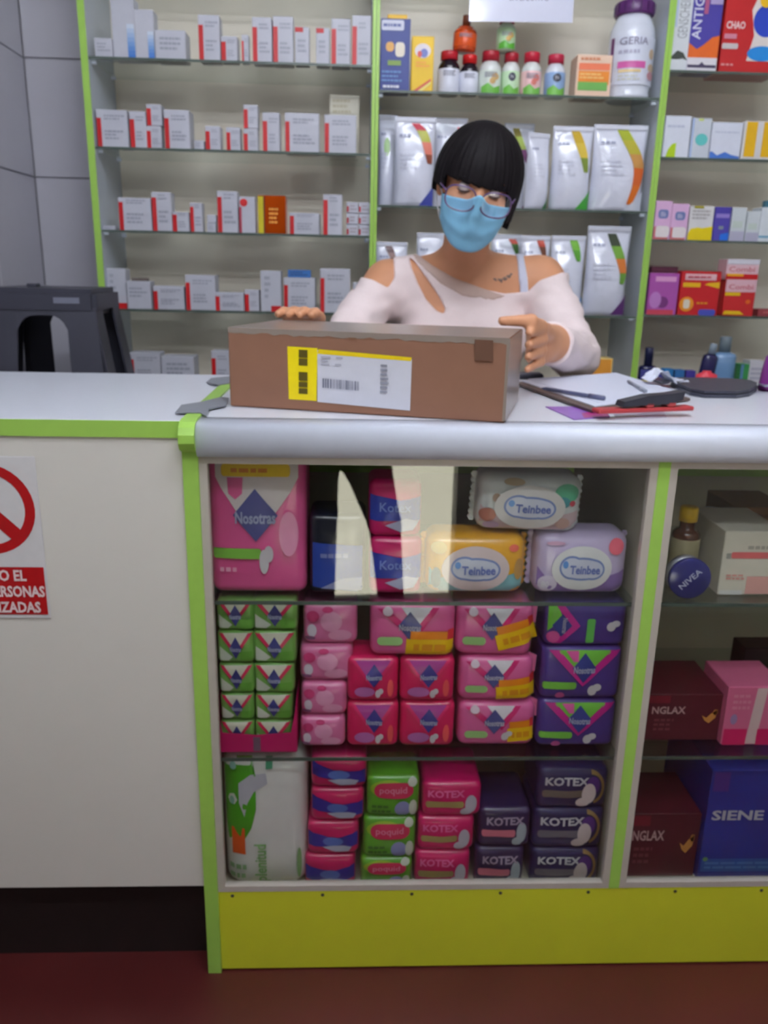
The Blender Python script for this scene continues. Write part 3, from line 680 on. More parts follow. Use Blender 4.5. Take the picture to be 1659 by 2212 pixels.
for j, (a, b_) in enumerate(((1580, 1611), (1613, 1641))):
    o = rc(2, a, b_, 448 + 8*j, 'pale grey carton with lilac foot, %s' % ('next to the violet box' if j == 0 else 'next to the teal-lined carton'), (212, 218, 222)); decal(o, 'lilac_foot', [RC(0, 0, 1, .3)], (184, 182, 204)); decal(o, 'green_patch', [RC(.1, .4, .8, .6)], (202, 214, 206))
o = rc(2, 1643, 1700, 448, 'white carton with teal line at its foot', (220, 226, 232)); decal(o, 'teal_line', [RC(0, .12, 1, .18)], (100, 160, 190))
tc, _ = shelf_carton(2, 2, 1640, 1656, 433, 'tiny teal carton lying on the teal-lined carton', c=(70, 120, 140), zb=P(1670, 448, 1.218)[2] + .0006, Y=1.22, depth=.02); tc.location.x += .014
# fourth shelf
o = rc(3, 1402, 1466, 590, 'purple and pink box with dark lid strip beside lime post', (176, 84, 170)); decal(o, 'pink_name', [RC(.2, .8, .9, .92)], (226, 160, 206)); decal(o, 'bird_drawing', [EL(.5, .3, .2, .14)], (120, 50, 120)); decal(o, 'red_foot', [RC(0, 0, .9, .12)], (206, 70, 90)); decal(o, 'lilac_patch', [EL(.25, .35, .2, .2)], (196, 130, 200))
lid, _ = shelf_carton(2, 3, 1404, 1462, 576, 'dark maroon flat carton lying on the purple box', c=(84, 30, 52), zb=P(1434, 590, 1.218)[2] + .0006, Y=1.222, depth=.05)
o = rc(3, 1470, 1556, 586, 'wide red box with yellow flashes and white tablet picture', (202, 24, 34)); decal(o, 'name_panel', [RC(.1, .8, .88, .94)], (236, 190, 196)); decal(o, 'yellow_flash', [RC(.06, .64, .5, .74), [(.6, .7), (.98, .62), (.98, .76), (.7, .74)]], (240, 190, 20)); decal(o, 'orange_glow', [EL(.2, .25, .18, .17)], (236, 150, 30)); decal(o, 'tablet', [RR(.12, .15, .28, .36, .05, .06)], (236, 226, 206)); lines(o, .45, .9, .24, .32, 1, (226, 150, 30), 2); decal(o, 'blue_patch', [RR(.52, .0, .95, .14, .06, .05)], (70, 80, 180)); lines(o, .16, .84, .83, .91, 1, (206, 90, 104), 4)
o = rc(3, 1566, 1632, 604, 'red and white box at the bottom of the red stack', (204, 36, 40)); z1 = INFO[o.name].h; decal(o, 'name_panel', [RC(0, .66, 1, 1)], (232, 186, 196)); text(o, 'Combi', .5, .8, .8, .14, (200, 90, 100)); decal(o, 'yellow_flash', [RC(0, .56, .5, .65), [(0, .04), (.7, .04), (.55, .14), (.05, .14)]], (238, 196, 10)); decal(o, 'orange_spot', [EL(.78, .4, .08, .06)], (230, 110, 30))
o, _ = shelf_carton(2, 3, 1568, 1638, 560, 'red and white box on top of the red stack', c=(236, 196, 204), name='product_carton', depth=.06, Y=1.218, zb=UZ[2][3] + z1 + .0006); decal(o, 'red_foot', [RC(0, 0, 1, .27)], (204, 20, 28)); decal(o, 'yellow_flash', [RC(.04, .15, .55, .28)], (238, 170, 20)); text(o, 'Combi', .48, .5, .8, .26, (206, 110, 120)); decal(o, 'white_head', [RC(0, .75, 1, 1)], (226, 222, 232))
o = rc(3, 1634, 1690, 668, 'flat maroon carton beside the red stack', (150, 60, 66)); lines(o, .2, .9, .3, .8, 1, (200, 110, 110), 3)
# lowest visible shelf, half hidden by the counter
def big_bottle(x0, x1, yt, yc, Y, body, cap, lab, lc=None, lean=0, zb=.898, name='toiletry_bottle', shoulder=.7):
    X0, X1 = P(x0, 790, Y)[0], P(x1, 790, Y)[0]; r = (X1 - X0)/2; h = P((x0+x1)/2, yt, Y)[2] - zb; hc = P((x0+x1)/2, yc, Y)[2] - zb
    t_ = empty(name, ((X0+X1)/2, Y + r*.7, zb), (0, math.radians(lean), 0)); tag(t_, lab, 'bottle')
    lathe('body', [(r*.92, 0), (r, .004), (r, hc*.86), (r*.9, hc*.94), (r*.5, hc)], mat(body, .25, coat=.5), t_, 24, sy=shoulder)
    lathe('cap', [(r*.46, hc), (r*.46, h - .003), (r*.4, h)], mat(cap, .4), t_, 20, sy=.9)
    if lc: lathe('label', [(r*1.004, hc*.2), (r*1.008, hc*.21), (r*1.008, hc*.7), (r*1.004, hc*.71)], mat(lc, .4), t_, 24, sy=shoulder)
    return t_
big_bottle(1385, 1424, 752, 790, 1.22, (34, 36, 80), (30, 34, 70), 'squat navy bottle beside lime post, level with counter')
o = rc(4, 1382, 1430, 800, 'navy and yellow carton level with the counter', (70, 72, 150), Y=1.2065, depth=.012); decal(o, 'yellow_foot', [RC(0, 0, .8, .45)], (206, 190, 20))
for j, x in enumerate((1432, 1456, 1480)): o = rc(4, x, x + 20, 797 + 2*j, 'small %s carton in the low row behind the papers' % ('light blue', 'blue', 'violet')[j], ((40, 120, 180), (50, 110, 170), (70, 60, 150))[j], depth=.03)
big_bottle(1512, 1546, 742, 765, 1.215, (36, 34, 84), (150, 165, 180), 'navy bottle leaning beside the light blue bottle', lean=8)
big_bottle(1542, 1596, 728, 762, 1.22, (130, 166, 206), (120, 134, 142), 'broad light blue bottle with grey pump cap', lc=(112, 152, 196))
o = rc(4, 1597, 1616, 787, 'narrow green and blue carton beside the light blue bottle', (60, 150, 80), depth=.04); decal(o, 'blue_edge', [RC(0, 0, .35, 1)], (90, 130, 170))
o = rc(4, 1617, 1652, 780, 'white carton next to the narrow green carton', (216, 214, 222), depth=.05); lines(o, .1, .9, .3, .8, 3, (180, 178, 196), 3)

# ================================================================ goods in the display case
YC = .05
NAVY = (40, 44, 112); MAG = (206, 30, 120)
def pack(x0, x1, yt, yb, c, label, name='pad_pack', zb=None, group=None, d=.1, r=.012, b=.004, Y=YC, cat='pack', gap=.0008, yaw=0, roll=0, coat=.4):
    X0, X1, Zb, Zt = rect(x0, x1, yt, yb, Y); zb = Zb if zb is None else zb; X0, X1 = max(X0, -.2212), min(X1, .4612)
    w, h = X1 - X0, Zt - zb - gap
    o = soft_mesh(name, w, d, h, c, r=r, b=b, coat=coat); put(o, (X0+X1)/2, Y + d/2, zb, yaw, roll); tag(o, label, cat, group)
    return o, zb + h + gap
def diamond(o, cx, cy, rx, ry, c=NAVY, s='Nosotras', band=(170, 176, 206)):
    decal(o, 'diamond_logo', [[(cx - rx, cy), (cx, cy - ry), (cx + rx, cy), (cx, cy + ry)]], c)
    text(o, s, cx, cy - ry*.08, rx*1.8, ry*.46, band, name='brand_lettering', bold=.03)
def vee(o, panel, stripe, cx=.5, tip=.3, half=.42, top=.94, tw=.09):
    decal(o, 'top_panel', [[(cx - half, top), (cx, tip), (cx + half, top)]], panel)
    decal(o, 'chevron', [[(cx - half - tw, top), (cx - half + .02, top), (cx, tip + .02), (cx, tip - tw*1.4)], [(cx + half - .02, top), (cx + half + tw, top), (cx, tip - tw*1.4), (cx, tip + .02)]], stripe)
def wing_pad(o, cx, cy, s, c=(214, 210, 216)):
    decal(o, 'pad_drawing', [EL(cx, cy, .07*s, .13*s, 14), EL(cx + .07*s, cy + .08*s, .07*s, .09*s, 14)], c)
S0, S1, S2 = [z + .0008 for z in SZ]
# --- upper level
o, _ = pack(449, 662, 978, 1282, (226, 92, 152), 'big pink pad pack with yellow banner in the case corner', zb=S0, d=.12, r=.016, b=.007)
decal(o, 'white_panel', [[(.08, .97), (.08, .84), (.14, .76), (.46, .42), (.5, .42), (.84, .74), (.92, .84), (.92, .97)]], (226, 216, 214))
decal(o, 'yellow_banner', [RR(.14, .845, .84, .93, .03, .03)], (244, 206, 10)); lines(o, .24, .76, .86, .915, 1, (226, 140, 20), 6)
decal(o, 'pink_tag', [[(.2, .84), (.36, .84), (.35, .73), (.28, .69), (.21, .73)]], (222, 96, 150)); diamond(o, .48, .58, .23, .185, (88, 90, 150))
decal(o, 'green_bar', [RR(.03, .27, .53, .345, .02, .02)], (130, 196, 70)); wing_pad(o, .56, .25, .7); lines(o, .1, .36, .16, .22, 1, (240, 170, 200), 3); decal(o, 'pale_glow', [EL(.82, .45, .1, .16)], (236, 150, 190))
o, z = pack(668, 790, 1110, 1282, (22, 26, 44), 'black and blue pad pack between two pink packs', zb=S0, d=.09)
decal(o, 'blue_band', [[(.06, .1), (.94, .02), (.94, .62), (.06, .66)]], (36, 66, 160)); decal(o, 'white_wave', [[(.2, .08), (.6, .22), (.94, .22), (.94, .05)]], (150, 156, 200)); lines(o, .2, .9, .45, .55, 1, (120, 130, 190), 2)
z = S0
for j, (a, b_) in enumerate(((1160, 1285), (1036, 1160))):
    o, z = pack(797, 911, a, b_, (206, 32, 106), 'magenta pad pack with blue band, %s of the pair beside the wipes' % ('lower', 'upper')[j], zb=z, group='magenta and blue pad packs on the upper case shelf', d=.085)
    decal(o, 'blue_band', [[(.02, .3), (.98, .3), (.98, .72), (.6, .66), (.02, .76)]], (44, 62, 170)); decal(o, 'white_wave', [[(.3, .22), (.6, .1), (.85, .14), (.96, .3), (.7, .34)]], (190, 190, 222)); text(o, 'Kotex', .5, .54, .6, .16, (130, 150, 222))
def wipes(x0, x1, yt, yb, zb, c, label, Y=YC, roll=0, c2=None, c3=None):
    X0, X1, _, Zt = rect(x0, x1, yt, yb, Y); X1 = min(X1, .457); w, h = X1 - X0, Zt - zb
    o = soft_mesh('wipes_pack', w*.94, .075, h, c, r=.02, b=.006, wr=.001, coat=.5); put(o, (X0+X1)/2, Y + .0375, zb, 0, roll); tag(o, label, 'wipes pack', 'soft wipes packs')
    for s in (-1, 1):                                         # crimped end seals
        V, F = [], []; n = 16
        for i in range(n + 1):
            z_ = h*(.06 + .88*i/n); V += [(s*w*.46, 0.0, z_), (s*(w*.5 + (.003 if i % 2 else 0)), .002*math.sin(i), z_), (s*(w*.5 + (.003 if i % 2 else 0)), .0022 + .002*math.sin(i), z_), (s*w*.46, .0022, z_)]
        for i in range(n): 
            for k_ in range(4): F.append((i*4 + k_, i*4 + (k_+1) % 4, i*4 + 4 + (k_+1) % 4, i*4 + 4 + k_))
        F += [(0, 1, 2, 3), tuple(n*4 + q for q in (3, 2, 1, 0))]
        mesh_obj('end_seal', V, F, mat(c, .3), o)
    if c2: decal(o, 'lower_print', [[(.03, .06), (.97, .06), (.97, .42), (.7, .3), (.4, .36), (.12, .3), (.03, .46)]], c2)
    return o
def wipes_face(o, lidc=(226, 222, 226), sc=1.0, spots=()):
    for (cx, cy, rx, ry, c) in spots: decal(o, 'printed_picture', [EL(cx, cy, rx, ry, 16)], c)
    decal(o, 'lid', [EL(.49, .46, .34*sc, .38*sc, 32)], lidc, lift=.0012)
    decal(o, 'cloud_logo', [EL(.49, .46, .25*sc, .2*sc), EL(.38, .48, .14*sc, .2*sc), EL(.6, .45, .14*sc, .18*sc)], (120, 140, 198), lift=.0012)
    decal(o, 'cloud_fill', [EL(.49, .46, .23*sc, .165*sc), EL(.38, .48, .12*sc, .165*sc), EL(.6, .45, .12*sc, .145*sc)], (210, 214, 230), lift=.0012); text(o, 'Teinbee', .52, .45, .34*sc, .15*sc, (104, 120, 190), bold=.03, lift=.001); decal(o, 'heart_mark', [EL(.31, .53, .03, .06, 12)], (90, 150, 220), lift=.0012)
zw = S0
o1 = wipes(914, 1142, 1156, 1282, zw, (240, 176, 40), 'yellow and pale blue wipes pack on the upper case shelf', c2=(140, 196, 206)); wipes_face(o1, (226, 206, 206), spots=((.87, .8, .05, .06, (236, 110, 90)), (.12, .8, .08, .1, (240, 206, 120)), (.1, .3, .05, .18, (120, 140, 150)), (.93, .45, .05, .18, (206, 160, 90))))
o2 = wipes(1150, 1372, 1152, 1284, zw, (206, 190, 226), 'lilac wipes pack with red dot on the upper case shelf', c2=(150, 120, 190)); wipes_face(o2, (230, 230, 230), .95, spots=((.85, .8, .085, .13, (240, 110, 130)), (.14, .2, .1, .14, (226, 216, 236)), (.2, .85, .1, .03, (216, 170, 200))))
text(o2, '80', .11, .2, .08, .1, (240, 240, 246))
zt = max(INFO[o1.name].h, INFO[o2.name].h) + zw + .001
o3 = wipes(1022, 1262, 1026, 1160, zt, (216, 222, 222), 'white wipes pack with animal pictures lying on the two other wipes packs', roll=2, c2=(214, 190, 196)); wipes_face(o3, (222, 218, 216), spots=((.84, .72, .12, .16, (90, 180, 140)), (.8, .56, .08, .1, (70, 150, 160)), (.9, .55, .03, .05, (190, 60, 80)), (.1, .3, .08, .12, (180, 110, 90)), (.17, .6, .04, .08, (160, 130, 110)), (.33, .88, .1, .06, (190, 170, 140)), (.14, .12, .08, .07, (206, 180, 216)), (.82, .2, .07, .1, (206, 170, 160))))
# --- middle level
xt0, xt1, _, _ = rect(468, 640, 1520, 1612, YC - .012)
t_ = empty('display_tray', ((xt0+xt1)/2, YC + .03, S1)); tag(t_, 'magenta cardboard tray holding the small green pad packs', 'tray'); hw = (xt1 - xt0)/2
mt = mat((190, 20, 96), .4)
zt_hi = P(550, 1525, YC - .012)[2] - S1; zt_lo = P(550, 1588, YC - .012)[2] - S1
V = [(-hw, 0, 0), (hw, 0, 0), (hw, 0, zt_hi), (hw*.86, 0, zt_lo*1.15), (0, 0, zt_lo), (-hw*.86, 0, zt_lo*1.15), (-hw, 0, zt_hi)]
mesh_obj('front_panel', [(x, -.043, z) for x, _, z in V] + [(x, -.041, z) for x, _, z in V], [tuple(range(7)), tuple(range(13, 6, -1))] + [(i, i + 7, (i+1) % 7 + 7, (i+1) % 7) for i in range(7)], mt, t_)
for s in (-1, 1): box('side_panel', s*hw - .001, s*hw + .001, -.041, .05, 0, zt_hi, mt, t_)
box('tray_bottom', -hw, hw, -.041, .05, 0, .0015, mt, t_); box('logo_patch', -.006, .006, -.0436, -.043, .002, zt_lo*.9, mat((120, 90, 110), .5), t_)
ys = [(1555, 1604), (1497, 1555), (1432, 1497), (1362, 1432), (1293, 1362)]
for cidx, (xa, xb) in enumerate(((476, 549), (551, 632))):
    z = S1 + .0018
    for j, (a, b_) in enumerate(ys):
        sp = (0, 0, 3, 6, 8)[j]
        o, z = pack(xa - sp*(1 - cidx*.3), xb + sp*(cidx*1.3), a, b_, (120, 176, 84), 'small green pad pack with pink chevron, %s in the %s tray column' % (('bottom', 'fourth from top', 'third from top', 'second from top', 'top')[j], ('outer', 'inner')[cidx]), zb=z, d=.055, r=.008, b=.002, Y=YC, group='small green pad packs in the tray')
        vee(o, (216, 216, 196), (206, 40, 84), tip=.36, half=.36, tw=.1); decal(o, 'white_patch', [[(.06, .55), (.42, .22), (.3, .1), (.06, .12)]], (206, 214, 200)); diamond(o, .5, .5, .17, .34, (56, 62, 130)); decal(o, 'green_patch', [RC(.62, .1, .94, .4)], (100, 166, 60))
z = S1
for j, (xa, xb, a, b_) in enumerate(((648, 746, 1548, 1614), (650, 750, 1474, 1548), (648, 762, 1394, 1474), (655, 772, 1302, 1394))):
    o, z = pack(xa, xb, a, b_, (222, 120, 168), 'pale pink tissue pack, %s of the leaning column' % ('bottom', 'third from top', 'second from top', 'top')[j], zb=z, name='tissue_pack', d=.075, group='column of pale pink tissue packs', Y=YC + .004*j)
    decal(o, 'flower_drawing', [EL(.52, .58, .2, .24, 16), EL(.68, .25, .22, .14, 16)], (232, 160, 196)); decal(o, 'white_flower', [EL(.16, .36, .09, .16, 12)], (216, 206, 220)); decal(o, 'dark_leaf', [EL(.13, .18, .1, .05, 10)], (140, 90, 130))
    decal(o, 'deep_pink_patch', [EL(.18, .7, .12, .14, 12), EL(.45, .86, .1, .07, 12)], (206, 60, 120))
zz = [S1, S1]
for j, (a, b_) in enumerate(((1516, 1613), (1420, 1516))):
    for i, (xa, xb) in enumerate(((750, 861), (864, 982))):
        o, zz[i] = pack(xa, xb, a, b_, (216, 30, 92), 'red-pink pad pack in the block of four, %s, %s' % (('bottom row', 'top row')[j], ('beside tissue packs', 'beside stickered packs')[i]), zb=zz[i], d=.08, group='block of four red-pink pad packs')
        vee(o, (176, 60, 150), (226, 36, 110), tip=.4, half=.36, tw=.05); diamond(o, .52, .62, .17, .26, (50, 50, 140)); decal(o, 'lilac_patch', [EL(.34, .26, .2, .12, 16)], (190, 110, 180)); wing_pad(o, .6, .22, .75); decal(o, 'glow', [EL(.84, .35, .06, .2, 12)], (240, 90, 90))
o, _ = pack(800, 984, 1302, 1416, (226, 100, 160), 'pink pad pack with yellow sticker lying on the red-pink block', zb=max(zz) + .001, d=.085, r=.016)
def price(o, cx, cy, w, h, rot):
    ca, sa = math.cos(math.radians(rot)), math.sin(math.radians(rot)); k = INFO[o.name]; asp = k.w/k.h
    def rp(u0, v0, u1, v1): return [(cx + (u*w*ca - v*h*sa/asp), cy + (u*w*sa*asp + v*h*ca)) for u, v in RC(u0, v0, u1, v1)]
    decal(o, 'price_sticker', [rp(-.5, -.5, .5, .12)], (246, 200, 10)); decal(o, 'sticker_tab', [rp(-.42, .12, .36, .42)], (240, 140, 20)); decal(o, 'sticker_red', [rp(.36, .12, .5, .5)], (226, 50, 60))
    decal(o, 'sticker_print', [rp(-.34, -.32, -.22, -.06), rp(-.16, -.32, .06, -.06), rp(.1, -.32, .34, -.06)], (230, 156, 20))
def pinkface(o):
    decal(o, 'white_panel', [[(.36, .92), (.72, .92), (.56, .55)]], (226, 222, 230)); decal(o, 'chevron', [[(.08, .9), (.2, .9), (.5, .5), (.46, .4)], [(.72, .92), (.8, .92), (.56, .42), (.5, .5)]], (206, 20, 110)); diamond(o, .46, .6, .14, .26, (70, 76, 140), band=(190, 190, 210)); decal(o, 'green_pill', [RR(.08, .24, .38, .4, .05, .08)], (160, 206, 130)); decal(o, 'white_mark', [EL(.2, .86, .06, .08, 12)], (230, 210, 224))
pinkface(o); price(o, .7, .3, .56, .5, -2)
z = S1
for j, (xa, xb, a, b_, pr) in enumerate(((990, 1156, 1516, 1614, (.8, .42, .34, .5, 4)), (992, 1152, 1418, 1516, (.76, .35, .54, .5, 5)), (985, 1152, 1304, 1418, (.76, .48, .54, .5, 17)))):
    o, z = pack(xa, xb, a, b_, (226, 104, 164), 'pink pad pack with yellow price sticker, %s of the stack of three' % ('bottom', 'middle', 'top')[j], zb=z, d=.09, r=.016, group='stickered pink pad packs', roll=(0, 0, 1.0)[j])
    pinkface(o); price(o, *pr)
    if j == 0: wing_pad(o, .6, .3, .7)
    # loose film flap at the end
    k = INFO[o.name]; mesh_obj('film_flap', [(k.w*.46, -.02, k.h*.55), (k.w*.54, -.03, k.h*.6), (k.w*.55, -.03, k.h*.95), (k.w*.46, -.02, k.h*.97), (k.w*.46, -.0195, k.h*.55), (k.w*.54, -.0295, k.h*.6), (k.w*.55, -.0295, k.h*.95), (k.w*.46, -.0195, k.h*.97)], [(0, 1, 2, 3), (7, 6, 5, 4), (0, 4, 5, 1), (1, 5, 6, 2), (2, 6, 7, 3), (3, 7, 4, 0)], mat((226, 130, 176), .25, coat=.5), o)
z = S1
for j, (xa, xb, a, b_) in enumerate(((1162, 1350, 1510, 1614), (1170, 1362, 1396, 1510), (1178, 1372, 1300, 1396))):
    o, z = pack(xa, xb, a, b_, (78, 60, 142), 'violet pad pack with green and magenta chevron, %s of its stack' % ('bottom', 'middle', 'topmost')[j], zb=z, d=.1, group='violet pad packs')
    if j < 2:
        vee(o, (110, 190, 60), (196, 30, 140), cx=.52, tip=.42, half=.34, tw=.11); decal(o, 'pink_corner', [[(.28, .93), (.44, .93), (.44, .74), (.38, .74)]], (220, 90, 160)); diamond(o, .52, .62, .15, .28, (44, 60, 140)); decal(o, 'green_pill', [RR(.02, .22, .44, .36, .03, .06)], (120, 196, 70)); wing_pad(o, .64, .2, .8); decal(o, 'pink_mark', [EL(.24, .1, .06, .07, 12)], (206, 90, 160))
    else:
        decal(o, 'green_panel', [[(.03, .35), (.03, .93), (.14, .93), (.2, .68)]], (110, 190, 60)); decal(o, 'chevron', [[(.12, .93), (.22, .93), (.42, .5), (.2, .08), (.1, .08), (.3, .5)]], (196, 30, 140)); decal(o, 'diamond_logo', [[(.08, .5), (.2, .24), (.32, .5), (.2, .76)]], (44, 60, 140)); text(o, 'Nosotras', .23, .5, .2, .1, (190, 190, 210), rot=-90, name='brand_lettering'); decal(o, 'green_pill', [RR(.5, .1, .6, .66, .03, .04)], (100, 190, 90)); wing_pad(o, .8, .48, .8); decal(o, 'pink_corner', [EL(.1, .24, .08, .14, 12)], (206, 80, 150))
# --- lower level
o, _ = pack(482, 664, 1626, 1911, (236, 234, 232), 'large white and green diaper pack in the case corner', name='diaper_pack', zb=S2, d=.14, r=.03, b=.008)
decal(o, 'green_panel', [[(.03, .97), (.36, .97), (.4, .86), (.4, .62), (.34, .48), (.22, .36), (.06, .38), (.03, .5)]], (76, 170, 30)); decal(o, 'grey_swirl', [[(.2, .8), (.34, .86), (.52, .87), (.54, .8), (.38, .74), (.3, .66), (.26, .56), (.2, .66)]], (200, 200, 214)); decal(o, 'orange_tag', [RC(.1, .28, .26, .48)], (232, 92, 20)); decal(o, 'green_drop', [RC(.52, .9, .6, .97)], (60, 150, 110))
text(o, 'plenitud', .46, .22, .56, .1, (140, 190, 120), rot=90, bold=.02); lines(o, .06, .3, .08, .22, 2, (150, 190, 140), 3); decal(o, 'pale_green_edge', [EL(.9, .2, .03, .12, 12)], (140, 180, 120)); decal(o, 'droplet', [EL(.14, .92, .04, .025, 12), EL(.12, .68, .03, .03, 12)], (150, 200, 190))
z = S2
for j, (xa, xb, a, b_) in enumerate(((658, 768, 1846, 1912), (664, 775, 1774, 1846), (672, 786, 1702, 1774), (672, 792, 1632, 1702))):
    o, z = pack(xa, xb, a, b_, (206, 26, 96), 'magenta pad pack with navy band, %s of the lower column' % ('bottom', 'third from top', 'second from top', 'top')[j], zb=z, d=.085, r=.012, group='column of magenta and navy pad packs')
    s_ = (.04, .02, -.06, -.1)[j]
    decal(o, 'navy_band', [[(.02, .32 - s_), (.98, .26 + s_), (.98, .68 + s_), (.6, .58), (.4, .6), (.02, .76 - s_)]], (44, 40, 150)); decal(o, 'blue_glow', [EL(.5, .46, .2, .14, 16)], (86, 116, 196)); decal(o, 'white_wave', [[(.3, .3), (.55, .12), (.8, .14), (.86, .28), (.7, .34), (.5, .34)]], (190, 196, 220))
z = S2
for j, (xa, xb, a, b_) in enumerate(((778, 890, 1852, 1912), (784, 898, 1764, 1852), (792, 906, 1676, 1764))):
    o, z = pack(xa, xb, a, b_, (96, 172, 40), 'lime green pad pack with red oval, %s of three' % ('bottom', 'middle', 'top')[j], zb=z, d=.085, group='lime green pad packs')
    decal(o, 'yellow_glow', [EL(.4, .72, .34, .2, 16)], (150, 190, 40)); decal(o, 'red_oval', [RR(.14, .5, .88, .86, .16, .17)], (214, 44, 90)); text(o, 'poquid', .5, .68, .52, .2, (232, 140, 170)); decal(o, 'lilac_circle', [EL(.68, .24, .15, .2, 16)], (150, 156, 210)); decal(o, 'white_shape', [EL(.88, .26, .08, .2, 12), EL(.86, .88, .09, .1, 12)], (210, 216, 200)); lines(o, .1, .5, .12, .36, 2, (60, 120, 30), 3)
def kotex(o, tc, band, padc, s='KOTEX', tw=.62, ring=None, cx=.4):
    text(o, s, cx, .72, tw, .2, tc, bold=.035, name='brand_lettering')
    decal(o, 'name_band', [RR(.06, .32, .7, .5, .04, .07)], band)
    if ring:
        n = 20; polys = []
        for i in range(n):
            a, b_ = [math.radians(-70 + 160*(i + q)/n) for q in (0, 1)]; polys.append([(.74 + .2*q*math.cos(t2), .55 + .42*q*math.sin(t2)) for q, t2 in ((.8, a), (1, a), (1, b_), (.8, b_))])
        decal(o, 'gold_arc', polys, (150, 120, 70)); decal(o, 'violet_disc', [EL(.77, .62, .1, .22, 18)], ring)
    decal(o, 'pad_drawing', [EL(.72 if ring else .82, .42, .1, .26, 18), EL(.64 if ring else .74, .2, .1, .12, 14)], padc)
z = S2
for j, (xa, xb, a, b_) in enumerate(((896, 1015, 1838, 1912), (902, 1024, 1764, 1838), (912, 1040, 1690, 1764))):
    o, z = pack(xa, xb, a, b_, (216, 22, 104), 'hot pink pad pack with pale lettering, %s of three' % ('bottom', 'middle', 'top')[j], zb=z, d=.12, group='hot pink pad packs'); kotex(o, (240, 110, 170), (170, 150, 90), (196, 190, 206))
z = S2
for j, (xa, xb, a, b_) in enumerate(((1026, 1132, 1830, 1912), (1034, 1146, 1746, 1830))):
    o, z = pack(xa, xb, a, b_, (52, 38, 82), 'dark plum pad pack with pink strip, %s of the short column' % ('bottom', 'top')[j], zb=z, d=.12, group='dark plum pad packs'); kotex(o, (176, 160, 186), (216, 120, 140), (176, 190, 200), cx=.5, tw=.72)
z = S2
for j, (xa, xb, a, b_) in enumerate(((1146, 1306, 1832, 1912), (1152, 1316, 1746, 1832), (1162, 1328, 1660, 1746))):
    o, z = pack(xa, xb, a, b_, (48, 44, 92), 'navy night pad pack with violet disc, %s of three' % ('bottom', 'middle', 'top')[j], zb=z, d=.12, group='navy night pad packs'); kotex(o, (206, 206, 214), (122, 118, 130) if j < 2 else (120, 108, 98), (222, 206, 206), ring=(84, 48, 130), tw=.62)
# --- right bay
def cbox(x0, x1, yt, zb, c, label, d=.12, Y=.055, name='product_carton', yaw=0, cat='carton'):
    ym = yt + 60; X0, X1 = max(P(x0, ym, Y)[0], .4846), P(x1, ym, Y)[0]; h = P((x0+x1)/2, yt, Y)[2] - zb
    o = carton_mesh(name, X1 - X0, d, h, c); put(o, (X0+X1)/2, Y + d/2, zb, yaw); return tag(o, label, cat)
def tin():
    c = P(1487, 1240, .045); r = .0345
    t_ = empty('cream_tin', (c[0], .045, S0 + r + .0004)); tag(t_, 'round navy blue cream tin standing on edge in the case', 'tin')
    lid = lathe('lid', [(r*.96, -.001), (r, .001), (r, .009), (r*.98, .0095)], mat((38, 40, 118), .25, coat=.5), t_, 36, (0, 0, 0), (math.pi/2, 0, 0)); lathe('base', [(r*.95, .0), (r*.95, .012), (r*.9, .013)], mat((210, 212, 222), .3, metal=.6), t_, 36, (0, .018, 0), (math.pi/2, 0, 0))
    pk = mesh_obj('lid_face', [(0, -.0098 + .0, 0)], [], mat((38, 40, 118), .3), t_)
    reg(pk, 2*r, .02, 2*r, lambda x, z: -.0097, False); text(pk, 'NIVEA', .5, .0, 1.25*.5, .15, (190, 194, 220), rot=45, name='brand_lettering')
tin()
def case_bottle(x, ytop, ycap, yneck, w, Y, body, cap, label, lc):
    X = P(x, 1200, Y)[0]; zt, zc, zn = (P(x, q, Y)[2] - S0 for q in (ytop, ycap, yneck)); r = w/2
    t_ = empty('syrup_bottle', (X, Y, S0)); tag(t_, label, 'bottle')
    lathe('body', [(r*.95, 0), (r, .003), (r, zn*.9), (r*.8, zn*.97), (r*.55, zn), (r*.55, zc)], mat(body, .15, coat=.5), t_); lathe('cap', [(r*.66, zc), (r*.66, zt - .002), (r*.6, zt)], mat(cap, .4), t_); lathe('label', [(r + .0004, zn*.15), (r + .0008, zn*.16), (r + .0008, zn*.82), (r + .0004, zn*.83)], mat(lc, .5), t_)
case_bottle(1476, 1094, 1124, 1140, .046, .12, (90, 50, 30), (232, 190, 10), 'brown syrup bottle with yellow cap behind the navy tin', (190, 180, 140))
case_bottle(1524, 1098, 1124, 1150, .044, .235, (140, 160, 166), (170, 180, 186), 'clear grey bottle behind the cream carton', (160, 176, 180))
o = cbox(1560, 1690, 1148, S0, (222, 216, 200), 'cream carton with red lettering on the upper case shelf', d=.14)
k = INFO[o.name]; lines(o, .4, .85, .7, .8, 1, (176, 170, 156), 5); decal(o, 'red_name', [RR(.14, .58, .9, .68, .03, .03)], (226, 110, 110)); decal(o, 'grey_mark', [RC(.06, .58, .13, .66)], (160, 160, 150)); decal(o, 'pink_panel', [RC(.45, .02, .98, .3)], (226, 170, 160)); lines(o, .1, .44, .24, .34, 2, (220, 150, 140), 3); decal(o, 'white_foot', [RC(.02, .01, .4, .08)], (226, 226, 222))
o = cbox(1580, 1700, 1096, S0, (120, 84, 40), 'brown carton standing behind the cream carton', Y=.2, d=.12); lines(o, .1, .9, .7, .9, 2, (90, 60, 30), 2)
o = cbox(1392, 1556, 1500, S1, (84, 22, 34), 'dark maroon carton with gold butterfly on the middle case shelf', Y=.07, d=.13)
